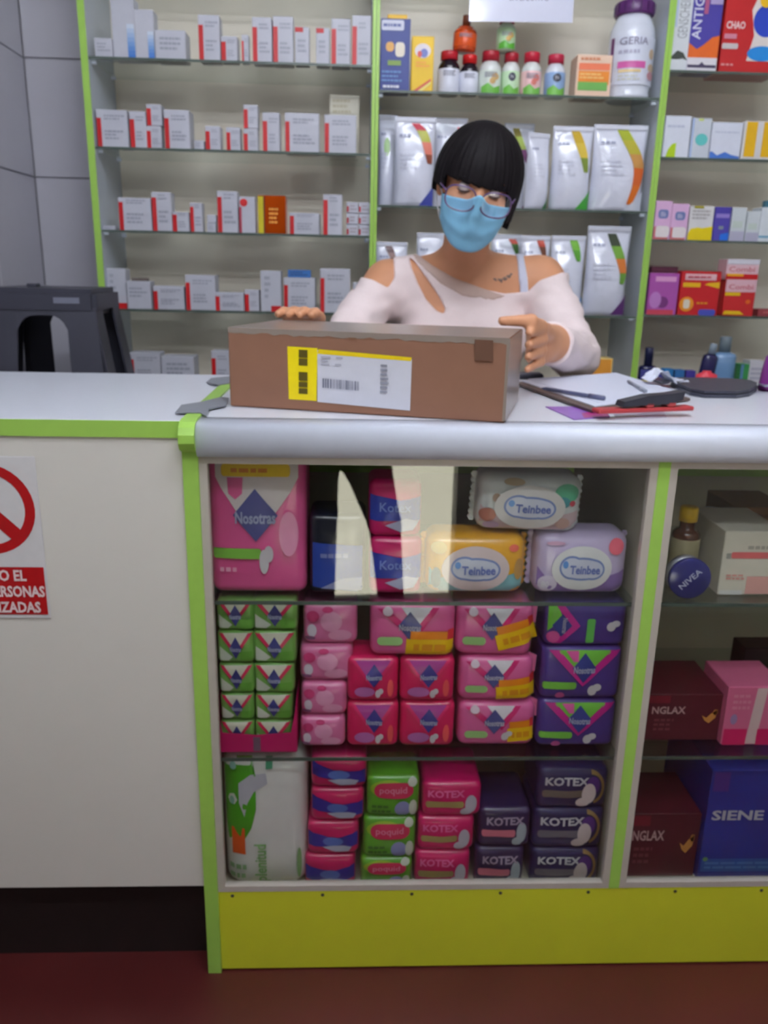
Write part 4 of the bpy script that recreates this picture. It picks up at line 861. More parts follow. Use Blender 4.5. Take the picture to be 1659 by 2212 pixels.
def glax(o):
    text(o, 'NGLAX', .3, .66, .44, .16, (196, 160, 160), bold=.02); lines(o, .12, .4, .2, .5, 3, (120, 56, 66), 3); decal(o, 'gold_butterfly', [[(.74, .55), (.8, .5), (.86, .6), (.94, .68), (.92, .5), (.84, .38), (.78, .44)], EL(.91, .62, .03, .06, 12)], (206, 140, 70))
    decal(o, 'red_glow', [RC(.02, .82, .3, .98)], (120, 24, 40))
glax(o)
o = cbox(1352, 1508, 1758, S2, (84, 22, 34), 'dark maroon carton with gold butterfly on the bottom of the case', Y=.07, d=.13); glax(o)
o = cbox(1566, 1690, 1484, S1, (222, 110, 150), 'pink carton with pale stripe on the middle case shelf', d=.1); decal(o, 'pale_stripe', [[(.42, .02), (.6, .02), (.68, .98), (.5, .98)]], (226, 196, 196)); decal(o, 'deep_pink_foot', [RC(.02, .0, .42, .28), RC(.6, 0, .98, .28)], (216, 30, 100)); decal(o, 'lilac_dot', [EL(.16, .45, .06, .09, 14)], (170, 140, 190)); lines(o, .1, .45, .6, .9, 3, (230, 140, 170), 2)
o = cbox(1532, 1720, 1664, S2, (40, 52, 150), 'large royal blue carton with white lettering at the bottom of the case', d=.2, Y=.06); text(o, 'SIENE', .36, .6, .6, .09, (196, 196, 206), bold=.03); decal(o, 'light_blue_foot', [RC(.02, .08, .98, .2)], (50, 96, 176)); lines(o, .06, .95, .1, .18, 2, (80, 130, 200), 3); decal(o, 'green_dot', [EL(.06, .2, .03, .02, 12)], (110, 160, 100)); decal(o, 'violet_corner', [RC(.02, .82, .2, .99)], (80, 50, 140))
o = cbox(1600, 1720, 1400, S1, (30, 24, 26), 'black leaning carton behind the pink carton', Y=.2, d=.05)

# ================================================================ things on the counter
KR = (138, 96, 74)
FL, FR = G(497, 878, 1.0), G(1090, 915, 1.0)
ba = (FR - FL)/np.linalg.norm(FR - FL); bb = np.array([-ba[1], ba[0], 0.0]); BW, BD, BH = float(np.linalg.norm(FR - FL)), .23, .1235
def parcel():
    m = mat(KR, .7, var=.09, scale=18, bump=.15, name='corrugated_cardboard')
    mt_ = mat((140, 126, 116), .3, var=.06, scale=20, coat=.3, name='packing_tape')
    o = carton_mesh('shipping_box', BW, BD, BH, KR, m=m, bev=.002)
    c = (FL + FR)/2 + bb*BD/2; put(o, c[0], c[1], 1.0008, math.degrees(math.atan2(ba[1], ba[0]))); tag(o, 'brown cardboard shipping box with yellow and white label on the counter', 'box')
    # clear tape over the lid, ragged where it folds onto the front
    n = 40; r2 = random.Random(3); V = []; F = []
    for i in range(n + 1):
        x = -BW/2 + .001 + (BW - .002)*i/n; dz = .006 + .004*r2.random()
        V += [(x, BD/2 - .004, BH + .0006), (x, -BD/2 - .0006, BH + .0006), (x, -BD/2 - .0006, BH - dz)]
    for i in range(n):
        a = i*3; F += [(a, a+1, a+4, a+3), (a+1, a+2, a+5, a+4)]
    mesh_obj('lid_tape', V, F, mt_, o)
    mesh_obj('edge_tape', [(BW/2 + .0006, -BD/2 - .0008, .003), (BW/2 + .0006, BD/2 - .002, .003), (BW/2 + .0006, BD/2 - .002, BH), (BW/2 + .0006, -BD/2 - .0008, BH), (BW/2 - .004, -BD/2 - .0008, .003), (BW/2 - .004, -BD/2 - .0008, BH)], [(0, 1, 2, 3), (4, 0, 3, 5)], mt_, o)
    def uv(px, py):                                           # pixel on the front face -> fractions of it
        r = ray(px, py); nrm = -bb; s = ((FL - CAM) @ nrm)/(r @ nrm); p = CAM + r*s - FL
        return float(p @ ba)/BW, float(p[2] - .0008)/BH
    decal(o, 'yellow_label', [[uv(*q) for q in ((624, 862), (684, 866), (686, 752), (621, 748))]], (246, 222, 0))
    decal(o, 'white_label', [[uv(*q) for q in ((686, 868), (886, 887), (890, 776), (686, 756))]], (212, 212, 222))
    decal(o, 'yellow_strip', [[uv(*q) for q in ((686, 764), (888, 780), (890, 772), (688, 754))]], (236, 206, 10))
    blk = (92, 78, 10)
    k = INFO[o.name]
    decal(o, 'label_lettering', [[uv(646, b_), uv(665, b_ + 1), uv(665, a_ + 1), uv(646, a_)] for a_, b_ in ((755, 772), (774, 789), (803, 822), (824, 836), (838, 850))], blk)
    for x0, x1, y0, y1, n_ in ((694, 745, 770, 790, 3), ): lines(o, uv(x0, y1)[0], uv(x1, y0)[0], uv(x0, y1)[1], uv(x1, y0)[1], n_, (176, 176, 190), 3)
    bars = []; r3 = random.Random(5); x = 698.0
    while x < 775:
        w = r3.choice((1.2, 2, 3)); y0 = 817 + (x - 698)*.09; bars.append([uv(x, y0 + 20), uv(x + w, y0 + 20), uv(x + w, y0), uv(x, y0)]); x += w + r3.choice((1.4, 2, 3))
    decal(o, 'barcode', bars, (110, 112, 132)); 
    u0, v0 = uv(836, 880); u1, v1 = uv(874, 788)
    lines(o, uv(838, 0)[0], uv(872, 0)[0], uv(855, 852)[1], uv(855, 786)[1], 7, (140, 142, 156), 8)
    decal(o, 'dark_stamp', [[uv(*q) for q in ((1026, 778), (1066, 780), (1066, 735), (1026, 733))]], (104, 72, 56)); lines(o, uv(760, 0)[0], uv(800, 0)[0], uv(780, 736)[1], uv(780, 728)[1], 1, (126, 86, 60), 2)
    return o
parcel()

def slab(name, pts, z0, z1, m, parent=None):
    n = len(pts); V = [(p[0], p[1], z0) for p in pts] + [(p[0], p[1], z1) for p in pts]
    # counter-clockwise winding
    A = sum(pts[i][0]*pts[(i+1) % n][1] - pts[(i+1) % n][0]*pts[i][1] for i in range(n))
    if A < 0: V = V[:n][::-1] + V[n:][::-1]
    F = [tuple(range(n, 2*n)), tuple(range(n - 1, -1, -1))] + [(i, (i+1) % n, n + (i+1) % n, n + i) for i in range(n)]
    return mesh_obj(name, V, F, m, parent)
def gz(pts, z=1.0): return [G(x, y, z)[:2] for x, y in pts]
paper = mat((224, 228, 244), .5, var=.02, name='paper')
t_ = empty('clipboard', tuple(G(1290, 855, 1.0)[:2]) + (1.0026,)); tag(t_, 'brown clipboard with white papers lying on the counter', 'clipboard')
cl = gz([(1112, 833), (1278, 895), (1490, 868), (1330, 816)]); base = G(1290, 855, 1.0)
loc = lambda pts: [(p[0] - base[0], p[1] - base[1]) for p in pts]
slab('board', loc(cl), 0, .004, mat((96, 78, 72), .5, name='brown_hardboard'), t_)
slab('paper_sheet', loc(gz([(1128, 832), (1284, 888), (1480, 862), (1325, 816)])), .0042, .0056, paper, t_)
slab('paper_sheet', loc(gz([(1140, 828), (1290, 880), (1470, 858), (1330, 814)])), .0058, .0066, paper, t_)
cb = loc(gz([(1392, 828), (1430, 842), (1446, 838), (1408, 825)])); slab('metal_clip', cb, .0067, .012, mat((150, 152, 160), .3, metal=.8), t_)
cards = slab('flyer', gz([(1178, 880), (1240, 908), (1318, 902), (1298, 880)]), 1.0006, 1.0016, mat((146, 96, 186), .3, var=.1, scale=30)); tag(cards, 'purple and magenta flyer sticking out under the clipboard', 'flyer')
sl = slab('magenta_print', gz([(1262, 905), (1316, 901), (1306, 888), (1256, 895)]), 1.0017, 1.0019, mat((170, 40, 120), .3), cards)
fl2 = slab('flyer', gz([(1330, 906), (1440, 902), (1430, 886), (1325, 893)]), 1.0006, 1.0014, mat((206, 196, 214), .3)); tag(fl2, 'pale printed flyer lying in front of the stapler', 'flyer')
def stick(name, a, b, z, r, m, label, cat, tip=None):
    A = G(*a, z); B = G(*b, z); c = (A + B)/2; t2 = empty(name, tuple(c)); tag(t2, label, cat)
    tube('barrel', [tuple(A - c), tuple(B - c)], r, m, t2, 8)
    d = (B - A)/np.linalg.norm(B - A); tube('tip', [tuple(A - c - d*.012), tuple(A - c)], [r*.2, r], tip or m, t2, 8); tube('cap', [tuple(B - c - d*.03), tuple(B - c + d*.002)], r*1.25, m, t2, 8)
stick('ballpoint_pen', (1180, 840), (1303, 860), 1.0132, .0036, mat((88, 92, 124), .4), 'slate blue pen lying across the clipped papers', 'pen')
stick('pencil', (1358, 824), (1394, 844), 1.0128, .003, mat((150, 156, 170), .4), 'grey pencil lying near the top of the clipboard', 'pencil')
# stapler: red foot, black arm
def stapler():
    A, B = G(1322, 888, 1.012), G(1490, 882, 1.012); c = (A + B)/2; t2 = empty('stapler', (c[0], c[1] - .0, 1.0098), (0, 0, math.atan2(B[1] - A[1], B[0] - A[0]))); L = float(np.linalg.norm(B - A))
    tag(t2, 'red and black stapler lying beside the clipboard', 'stapler')
    box('foot', -L/2 - .03, L/2, -.012, .012, 0, .007, mat((176, 56, 60), .4), t2, .002)
    for x in (-.01, .03): box('rivet', x - .008, x + .008, -.011, .011, .007, .016, mat((170, 60, 60), .4), t2, .002)
    prof = [(-L*.42, .010), (-L*.40, .018), (-L*.1, .026), (L*.2, .028), (L*.36, .031), (L*.34, .018), (L*.2, .012), (-L*.2, .011)]
    n = len(prof); V = [(x, -.011, z) for x, z in prof] + [(x, .011, z) for x, z in prof]
    mesh_obj('arm', V, [tuple(range(n)), tuple(range(2*n - 1, n - 1, -1))] + [(i, n + i, n + (i+1) % n, (i+1) % n) for i in range(n)], mat((46, 46, 56), .4), t2)
stapler()
def wallet():
    a = gz([(1448, 832), (1462, 842), (1490, 855), (1520, 860), (1590, 861), (1618, 857), (1634, 848), (1636, 840), (1622, 834), (1580, 830), (1510, 828), (1460, 828)]); c = np.mean(a, 0)
    t2 = empty('wallet', (c[0], c[1], 1.0009)); tag(t2, 'dark grey flat wallet lying on the counter by the papers', 'wallet')
    l2 = [(p[0] - c[0], p[1] - c[1]) for p in a]
    slab('cover', l2, 0, .006, mat((62, 64, 78), .45, bump=.3), t2); slab('cover', [(x*.97, y*.97) for x, y in l2], .0075, .012, mat((58, 60, 74), .45, bump=.3), t2); slab('filling', [(x*.93, y*.93) for x, y in l2], .006, .0075, mat((90, 88, 96), .6), t2)
    slab('clasp', [(x*.1 + .085, y*.16 - .02) for x, y in l2], .012, .0145, mat((190, 196, 210), .25, metal=.7), t2)
wallet()
def crumple():
    c = G(1440, 838, 1.0); r2 = random.Random(4); n = 10; V, F = [], []
    for j in range(n + 1):
        for i in range(n + 1):
            x, y = (i/n - .5)*.1, (j/n - .5)*.06; V.append((x + .01*r2.random(), y + .3*x, .003 + max(0, .026*(1 - abs(i/n - .25)*3)) + .006*r2.random() * (1 if 0 < i < n else 0)))
    for j in range(n):
        for i in range(n): a = j*(n+1) + i; F.append((a, a+1, a+n+2, a+n+1))
    o = mesh_obj('crumpled_paper', V, F, paper, None, False, (c[0], c[1] + .01, 1.0068)); tag(o, 'crumpled white paper behind the clipboard', 'paper')
    md = o.modifiers.new('thickness', 'SOLIDIFY'); md.thickness = .0006
crumple()
red = lathe('rubber_stamp', [(.017, 0), (.018, .003), (.017, .012), (.008, .016), (.007, .02)], mat((206, 50, 66), .4), None, 20, tuple(G(1557, 832, 1.0)[:2] + np.array([0, .075])) + (1.0008,), sx=1.3); tag(red, 'red round stamp behind the wallet', 'stamp')
dk = box('card_reader', -.03, .03, -.02, .02, 0, .012, mat((52, 52, 66), .4), None, .003); dk.location = tuple(G(1140, 818, 1.0)[:2]) + (1.0006,); tag(dk, 'small dark device behind the box near the hand', 'device')
def purple():
    Y = .42; X = P(1668, 830, Y)[0]; h = P(1660, 742, Y)[2] - 1.0; t2 = empty('spray_bottle', (X, Y, 1.0008)); tag(t2, 'purple bottle standing at the far end of the counter', 'bottle')
    lathe('body', [(.024, 0), (.026, .004), (.024, .03), (.02, h*.7), (.012, h*.8)], mat((126, 40, 130), .3, coat=.4), t2, 20); lathe('cap', [(.011, h*.8), (.011, h)], mat((150, 60, 150), .4), t2, 16)
purple()

# ---------------------------------------------------------------- stack of plastic stools behind the flap
def stool_parts(t2, m):
    H, a, fl = .45, .128, .06                                 # height, half seat width, flare of the legs
    bm = bmesh.new()
    st = box_bm(-a, a, -a, a, H - .062, H, .012, 2)
    bm_obj('seat', st, m, t2)
    lines_ = [(-.05, .05)]
    def leg(cx, cy, x0, x1):                                  # slab that flares outward toward the foot, on the face given by (cx, cy)
        V = []
        for z, s in ((H - .045, 0.0), (0.0, 1.0)):
            for q, off in ((x0, 0), (x1, 0), (x1, -.005), (x0, -.005)):
                tpos = q*(1 + s*.28); nrm = a*.97 + s*fl + off
                V.append((tpos, -nrm, z) if cy < 0 else (tpos, nrm, z) if cy > 0 else (nrm*cx, tpos, z))
        F = [(0, 1, 2, 3), (7, 6, 5, 4)] + [(i, i + 4, (i+1) % 4 + 4, (i+1) % 4) for i in range(4)]
        return mesh_obj('leg', V, F, m, t2)
    for cx, cy in ((0, -1), (0, 1), (-1, 0), (1, 0)):
        leg(cx, cy, -a*.98, -a*.44); leg(cx, cy, a*.44, a*.98)
    # round shoulders where the legs meet the seat: arched apron
    for cy in (-1, 1):
        V, F = [], []; n = 12
        for i in range(n + 1):
            x = -a*.46 + a*.92*i/n; zt_, zb_ = H - .045, H - .062 - .035*(2*i/n - 1)**4
            s = (H - .045 - zb_)/(H - .045)
            V += [(x, cy*a*.965, zt_), (x, cy*(a*.965 + s*fl), zb_), (x, cy*(a*.965 + s*fl - .004), zb_), (x, cy*(a*.965 - .004), zt_)]
        for i in range(n):
            for k_ in range(4): F.append((i*4 + k_, i*4 + (k_+1) % 4, i*4 + 4 + (k_+1) % 4, i*4 + 4 + k_))
        F += [(0, 1, 2, 3), tuple(n*4 + q for q in (3, 2, 1, 0))]
        mesh_obj('apron', V, F, m, t2)
    box('maker_plate', .03, .09, -a - .0012, -a + .0005, H - .034, H - .02, mat((120, 122, 138), .5), t2, .0003)
    box('seat_knob', -.06, -.035, -.03, .0, H - .001, H + .008, m, t2, .002)
ms = mat((58, 58, 70), .45, var=.1, scale=12, name='black_plastic')
for j, nm in enumerate(('bottom', 'third from top', 'second from top', 'topmost')):
    t2 = empty('plastic_stool', (P(90, 640, .9)[0] + .01, .97, .0 + .236*j), (0, 0, math.radians(3))); tag(t2, 'black plastic stool in the stack behind the counter, %s' % nm, 'stool', 'stacked plastic stools'); stool_parts(t2, ms)

# ================================================================ people (signed-distance bodies meshed with surface nets)
def surface_nets(Fv, org, h):
    ins = Fv < 0
    nx, ny, nz = Fv.shape
    c = [ins[i:nx-1+i, j:ny-1+j, k:nz-1+k] for i in (0, 1) for j in (0, 1) for k in (0, 1)]
    s = np.zeros(c[0].shape, np.int8)
    for q in c: s += q
    act = (s > 0) & (s < 8)
    I = np.argwhere(act)
    idx = -np.ones(act.shape, np.int64); idx[tuple(I.T)] = np.arange(len(I))
    acc = np.zeros((len(I), 3)); cnt = np.zeros(len(I))
    corners = [(i, j, k) for i in (0, 1) for j in (0, 1) for k in (0, 1)]
    val = [Fv[I[:, 0]+i, I[:, 1]+j, I[:, 2]+k] for i, j, k in corners]
    for a in range(8):
        for b in range(a + 1, 8):
            d = np.array(corners[b]) - np.array(corners[a])
            if np.abs(d).sum() != 1: continue
            m = (val[a] < 0) != (val[b] < 0)
            t = val[a][m]/(val[a][m] - val[b][m])
            acc[m] += np.array(corners[a]) + t[:, None]*d; cnt[m] += 1
    V = (I + acc/cnt[:, None])*h + org
    Q = []
    for ax in range(3):
        sl0 = [slice(None)]*3; sl1 = [slice(None)]*3; sl0[ax] = slice(0, -1); sl1[ax] = slice(1, None)
        a0, a1 = ins[tuple(sl0)], ins[tuple(sl1)]
        E = np.argwhere(a0 != a1)
        o1, o2 = [q for q in range(3) if q != ax]
        E = E[(E[:, o1] > 0) & (E[:, o2] > 0) & (E[:, o1] < Fv.shape[o1] - 1) & (E[:, o2] < Fv.shape[o2] - 1)]
        flip = a0[tuple(E.T)]
        def cell(d1, d2):
            X = E.copy(); X[:, o1] -= d1; X[:, o2] -= d2; return idx[tuple(X.T)]
        q = np.stack([cell(1, 1), cell(0, 1), cell(0, 0), cell(1, 0)], 1)
        if ax == 1: q = q[:, ::-1]
        q[~flip] = q[~flip][:, ::-1]
        Q.append(q)
    return V, np.concatenate(Q)
def smin(a, b, k):
    hh = np.clip(.5 + .5*(b - a)/k, 0, 1); return b*(1 - hh) + a*hh - k*hh*(1 - hh)
class Field:
    def __init__(s, lo, hi, h):
        s.h = h; s.org = np.array(lo, float)
        n = np.ceil((np.array(hi) - s.org)/h).astype(int) + 1
        ax = [s.org[i] + h*np.arange(n[i]) for i in range(3)]
        s.ax = ax; s.sh = tuple(n)
        s.F = np.full(s.sh, 9.0, np.float32)
    def _sub(s, lo, hi):
        a = [max(0, int((lo[i] - s.org[i])/s.h)) for i in range(3)]; b = [min(s.sh[i], int((hi[i] - s.org[i])/s.h) + 2) for i in range(3)]
        if any(b[i] <= a[i] for i in range(3)): return None, None
        sl = tuple(slice(a[i], b[i]) for i in range(3))
        g = np.meshgrid(*[s.ax[i][a[i]:b[i]] for i in range(3)], indexing='ij')
        return sl, np.stack(g, -1)
    def cone(s, a, b, ra, rb, k=.02, op='u', sq=None):
        a, b = np.array(a, float), np.array(b, float); R_ = max(ra, rb) + .06
        sl, p = s._sub(np.minimum(a, b) - R_, np.maximum(a, b) + R_)
        if sl is None: return
        ab = b - a; t = np.clip(((p - a) @ ab)/(ab @ ab), 0, 1)
        d = np.linalg.norm(p - a - t[..., None]*ab, axis=-1) - (ra + (rb - ra)*t)
        s._op(sl, d, k, op)
    def ell(s, c, r, k=.02, op='u', fr=None):
        c, r = np.array(c, float), np.array(r, float); R_ = r.max() + .06
        sl, p = s._sub(c - R_, c + R_)
        if sl is None: return
        q = p - c
        if fr is not None: q = q @ fr.T
        k0 = np.linalg.norm(q/r, axis=-1); k1 = np.linalg.norm(q/(r*r), axis=-1)
        d = k0*(k0 - 1)/np.maximum(k1, 1e-6); s._op(sl, d, k, op)
    def _op(s, sl, d, k, op):
        d = d.astype(np.float32)
        if op == 'u': s.F[sl] = smin(s.F[sl], d, k)
        else: s.F[sl] = -smin(-s.F[sl], d, k)
    def pts(s): return np.stack(np.meshgrid(*s.ax, indexing='ij'), -1)
    def mesh(s, name, m, parent, base, F=None, sm=1):
        V, Q = surface_nets(s.F if F is None else F, s.org, s.h)
        Q = Q[(Q >= 0).all(1)]
        for _ in range(sm):                                   # light smoothing
            A = np.zeros_like(V); n_ = np.zeros(len(V))
            for i in range(4):
                a, b = Q[:, i], Q[:, (i+1) % 4]; np.add.at(A, a, V[b]); np.add.at(n_, a, 1)
            V = V*.5 + .5*A/np.maximum(n_, 1)[:, None]
        me = bpy.data.meshes.new(name)
        V = V - base
        me.vertices.add(len(V)); me.vertices.foreach_set('co', V.astype(np.float32).ravel())
        me.loops.add(len(Q)*4); me.loops.foreach_set('vertex_index', Q.astype(np.int32).ravel())
        me.polygons.add(len(Q)); me.polygons.foreach_set('loop_start', np.arange(0, len(Q)*4, 4, dtype=np.int32)); me.polygons.foreach_set('loop_total', np.full(len(Q), 4, np.int32))
        me.update(calc_edges=True); me.validate()
        me.polygons.foreach_set('use_smooth', [True]*len(me.polygons))
        me.materials.append(m)
        o = bpy.data.objects.new(name, me); COL.objects.link(o); o.parent = parent; return o
def poly_sd(px, py, poly):
    # signed distance in pixels to a polygon, negative inside
    d = np.full(px.shape, 1e9); inside = np.zeros(px.shape, bool); n = len(poly)
    for i in range(n):
        (x0, y0), (x1, y1) = poly[i], poly[(i+1) % n]
        ex, ey = x1 - x0, y1 - y0; wx, wy = px - x0, py - y0
        t = np.clip((wx*ex + wy*ey)/(ex*ex + ey*ey), 0, 1); d = np.minimum(d, (wx - ex*t)**2 + (wy - ey*t)**2)
        c = ((y0 > py) != (y1 > py)) & (px < ex*(py - y0)/(ey if ey else 1e-9) + x0); inside ^= c
    return np.sqrt(d)*np.where(inside, -1, 1)

m_skin = mat((208, 148, 110), .5, var=.04, scale=25, name='skin'); m_cloth = mat((242, 224, 222), .75, var=.03, scale=200, bump=.1, name='beige_knit')
m_hair = mat((20, 16, 19), .6, var=.25, scale=30, name='black_hair', spec=.15)
def woman():
    root = empty('person', (.26, .86, 0)); tag(root, 'woman in beige cut-out top, glasses and blue face mask holding the shipping box', 'person')
    base = np.array([.26, .86, 0.0])
    Hc = P(1031, 397, .69)
    ap, ar, ay = math.radians(17), math.radians(9), math.radians(-5)
    ef = np.array([0, -math.cos(ap), -math.sin(ap)]); eu = np.array([0, -math.sin(ap), math.cos(ap)]); ex = np.array([1.0, 0, 0])
    ex, eu = math.cos(ar)*ex - math.sin(ar)*eu, math.sin(ar)*ex + math.cos(ar)*eu
    ex, ef = math.cos(ay)*ex - math.sin(ay)*ef, math.sin(ay)*ex + math.cos(ay)*ef
    fr = np.stack([ex, ef, eu])
    L = lambda x, f_, u: Hc + ex*x + ef*f_ + eu*u
    B = Field((-.22, .16, .84), (.66, 1.0, 1.56), .0042)
    # torso
    TY = .87; nb = P(1002, 575, TY - .02); cx = nb[0]
    sR, sL = P(838, 612, TY), P(1166, 604, TY)
    B.ell((cx, TY, nb[2] - .14), (.15, .098, .17), .03); B.ell((cx, TY, nb[2] - .34), (.132, .095, .16), .05); B.ell((cx, TY + .01, nb[2] - .45), (.165, .11, .12), .05)
    for s in (-1, 1): B.ell((cx + s*.072 + .004, TY - .085, nb[2] - .175), (.068, .062, .07), .035)
    B.cone((cx, TY, nb[2] - .01), sR, .052, .047, .03); B.cone((cx, TY, nb[2] - .01), sL, .052, .047, .03)
    B.cone((cx, TY - .01, nb[2] - .06), sR - [0, 0, .03], .06, .05, .04); B.cone((cx, TY - .01, nb[2] - .06), sL - [0, 0, .03], .06, .05, .04)
    B.cone(L(0, -.022, -.05), (cx, TY - .01, nb[2] - .0), .05, .056, .03)
    for s in (-1, 1): B.cone((cx + s*.02, TY - .078, nb[2] - .045), (cx + s*.13, TY - .035, nb[2] - .02), .011, .009, .02)     # collar bones
    # arms
    eR, wR = P(722, 755, .68), P(652, 716, .47); eL, wL = P(1243, 768, .66), P(1192, 742, .47)
    B.cone(sR, sR + (eR - sR)*.5, .05, .046, .03); B.cone(sR + (eR - sR)*.5, eR, .046, .04, .02); B.cone(eR, wR, .042, .028, .015)
    B.cone(sL, sL + (eL - sL)*.5, .052, .049, .03); B.cone(sL + (eL - sL)*.5, eL, .049, .045, .02); B.cone(eL, wL, .047, .034, .015)
    # head
    B.ell(L(0, -.012, .025), (.074, .092, .088), .012, fr=fr); B.ell(L(0, .028, -.04), (.062, .062, .082), .02, fr=fr); B.ell(L(0, .052, -.098), (.03, .03, .024), .025, fr=fr)
    for s in (-1, 1):
        B.ell(L(s*.036, .058, -.03), (.03, .03, .03), .02, fr=fr); B.ell(L(s*.075, -.008, -.012), (.012, .018, .03), .008, fr=fr)
        B.ell(L(s*.031, .1, .004), (.019, .014, .011), .012, 'd', fr=fr)
        B.cone(L(s*.015, .09, .022), L(s*.046, .08, .022), .008, .006, .012)                                                       # brow ridge
    B.cone(L(0, .083, .012), L(0, .104, -.03), .008, .013, .012)
    # left hand grips the box side: knuckles, two phalanges per finger, thumb on the lid edge
    n_out = ba; s0 = .235
    zs = [P(1118, y, .26)[2] for y in (716, 742, 768, 794)]
    for i, z in enumerate(zs):
        K = P((1152, 1156, 1155, 1152)[i], (708, 730, 753, 774)[i], .40)
        tip = FR + bb*(s0 - .012*(i == 3) + .004*i) + n_out*.0122; tip[2] = z
        pip = (K + tip)/2 + n_out*.016 + np.array([0, -.006, .004])
        r0 = (.0105, .011, .0105, .009)[i]
        B.cone(wL, K, .025, .0135, .02); B.cone(K, pip, r0 + .001, r0, .006); B.cone(pip, tip, r0, r0 - .0022, .005)
    B.ell((wL*.45 + P(1153, 738, .40)*.55), (.026, .034, .036), .02)
    tt = FR + bb*(BD - .01) - n_out*.035; tt[2] = 1.0008 + BH + .0125
    tm = FR + bb*(BD + .02) + n_out*.012; tm[2] = 1.0008 + BH + .0125
    B.cone(wL + np.array([0, -.015, .012]), tm, .017, .0115, .012); B.cone(tm, tt, .0115, .0085, .006)
    # right hand over the rear corner of the lid
    BLc = FL + bb*BD
    for i in range(4):
        K = BLc + ba*(.005 + .019*i) + bb*.04; K[2] = 1.0008 + BH + .009 - .004*abs(i - 1.5)
        tip = BLc + ba*(.002 + .021*i) - bb*(.012 + .004*(i in (1, 2))); tip[2] = 1.0008 + BH + .0112
        mid = (K + tip)/2; mid[2] += .006
        B.cone(wR, K, .023, .013, .015); B.cone(K, mid, .011, .0102, .006); B.cone(mid, tip, .0102, .008, .005)
    tmb = BLc - ba*.016 + bb*.022; tmb[2] = 1.0008 + BH - .018
    B.cone(wR, tmb + bb*.025, .018, .012, .012); B.cone(tmb + bb*.025, tmb, .0118, .009, .006)
    body = B.mesh('body', m_skin, root, base, sm=2)
    # clothing: the body pushed out a few millimetres, cut along the seams of the top
    F = B.F; band = np.argwhere(F < .03); p = B.org + band*B.h
    px, py = to_px(p)
    top = [(848, 540), (878, 536), (896, 552), (930, 575), (975, 600), (1030, 622), (1090, 634), (1140, 630), (1165, 606), (1215, 588), (1340, 600), (1340, 1400), (560, 1400), (560, 720), (690, 650), (780, 598), (805, 604), (838, 622), (852, 600)]
    hole = [(884, 556), (896, 566), (925, 606), (948, 640), (962, 668), (958, 678), (944, 672), (920, 646), (902, 610), (890, 580)]
    g = np.maximum(poly_sd(px, py, top), -poly_sd(px, py, hole))*.00112
    # hands and head stay bare: cut the sleeves at the wrists
    def wrist(w, e, ln):
        ax_ = (w - e)/np.linalg.norm(w - e); q = p - w
        near = np.linalg.norm(q, axis=-1) < .34
        return np.where(near & (q @ ax_ > -.3), q @ ax_ - ln, -1.0)
    def fore(e, w): 
        ab = w - e; t = np.clip(((p - e) @ ab)/(ab @ ab), 0, 1.6); return np.linalg.norm(p - e - t[:, None]*ab, axis=-1)
    for e, w, ln in ((eR, wR, -.012), (eL, wL, .004)):
        wr = wrist(w, e, ln); g = np.where(p[:, 1] < .655, np.maximum(g, wr), g)
    hd = -(np.linalg.norm(p - (Hc - [0, 0, .02]), axis=-1) - .13)
    g = np.maximum(g, hd)
    C_ = np.full(F.shape, .05, np.float32)
    # soft folds
    fold = .0016*np.sin(p[:, 0]*60 + p[:, 2]*110) + .0012*np.sin(p[:, 2]*150 - p[:, 0]*70)
    arm = np.clip((np.abs(p[:, 0] - cx) - .13)/.04, 0, 1)
    fold = fold*.5 + arm*.0011*np.sin(p[:, 2]*150 + p[:, 1]*60 + 2*np.sin(p[:, 0]*40))
    C_[tuple(band.T)] = np.maximum(F[tuple(band.T)] - .0062 - fold, g)
    B.mesh('top', m_cloth, root, base, F=C_, sm=1)
    # raised band of the crossed strap
    st = [(884, 534), (900, 548), (935, 574), (980, 600), (1040, 622), (1096, 640), (1060, 650), (1000, 640), (950, 612), (915, 580), (892, 556)]
    S_ = np.full(F.shape, .05, np.float32); S_[tuple(band.T)] = np.maximum(np.maximum(F[tuple(band.T)] - .0085, poly_sd(px, py, st)*.00112), hd); S_[tuple(band.T)] = np.where(p[:, 1] < TY, S_[tuple(band.T)], .05)
    B.mesh('crossed_strap', mat((204, 178, 166), .75, name='beige_strap'), root, base, F=S_, sm=3)
    bs = [(1114, 545), (1130, 545), (1140, 600), (1142, 640), (1124, 640), (1120, 600)]
    S_ = np.full(F.shape, .05, np.float32); S_[tuple(band.T)] = np.maximum(np.maximum(F[tuple(band.T)] - .0045, poly_sd(px, py, bs)*.00112), -(F[tuple(band.T)] + .004))
    B.mesh('shoulder_strap', mat((206, 208, 226), .5, name='white_elastic'), root, base, F=S_, sm=1)
    tt_ = [(1062, 596), (1080, 602), (1095, 594), (1104, 588), (1110, 592), (1100, 604), (1082, 612), (1066, 606)]
    S_ = np.full(F.shape, .05, np.float32); S_[tuple(band.T)] = np.maximum(np.maximum(F[tuple(band.T)] - .0012, poly_sd(px, py, tt_)*.00112), -(F[tuple(band.T)] + .003)); S_[tuple(band.T)] = np.where(p[:, 1] < TY, S_[tuple(band.T)], .05)
    B.mesh('tattoo', mat((128, 106, 96), .5, name='tattoo_ink'), root, base, F=S_, sm=0)
    # hair: bob with straight fringe
    H = Field(Hc - .16, Hc + .16, .0028)
    q = (H.pts() - Hc) @ fr.T; x, f_, u = q[..., 0], q[..., 1], q[..., 2]
    def el(c, r):
        v = q - np.array(c); r = np.array(r); k0 = np.linalg.norm(v/r, axis=-1); return k0*(k0 - 1)/np.maximum(np.linalg.norm(v/(r*r), axis=-1), 1e-6)
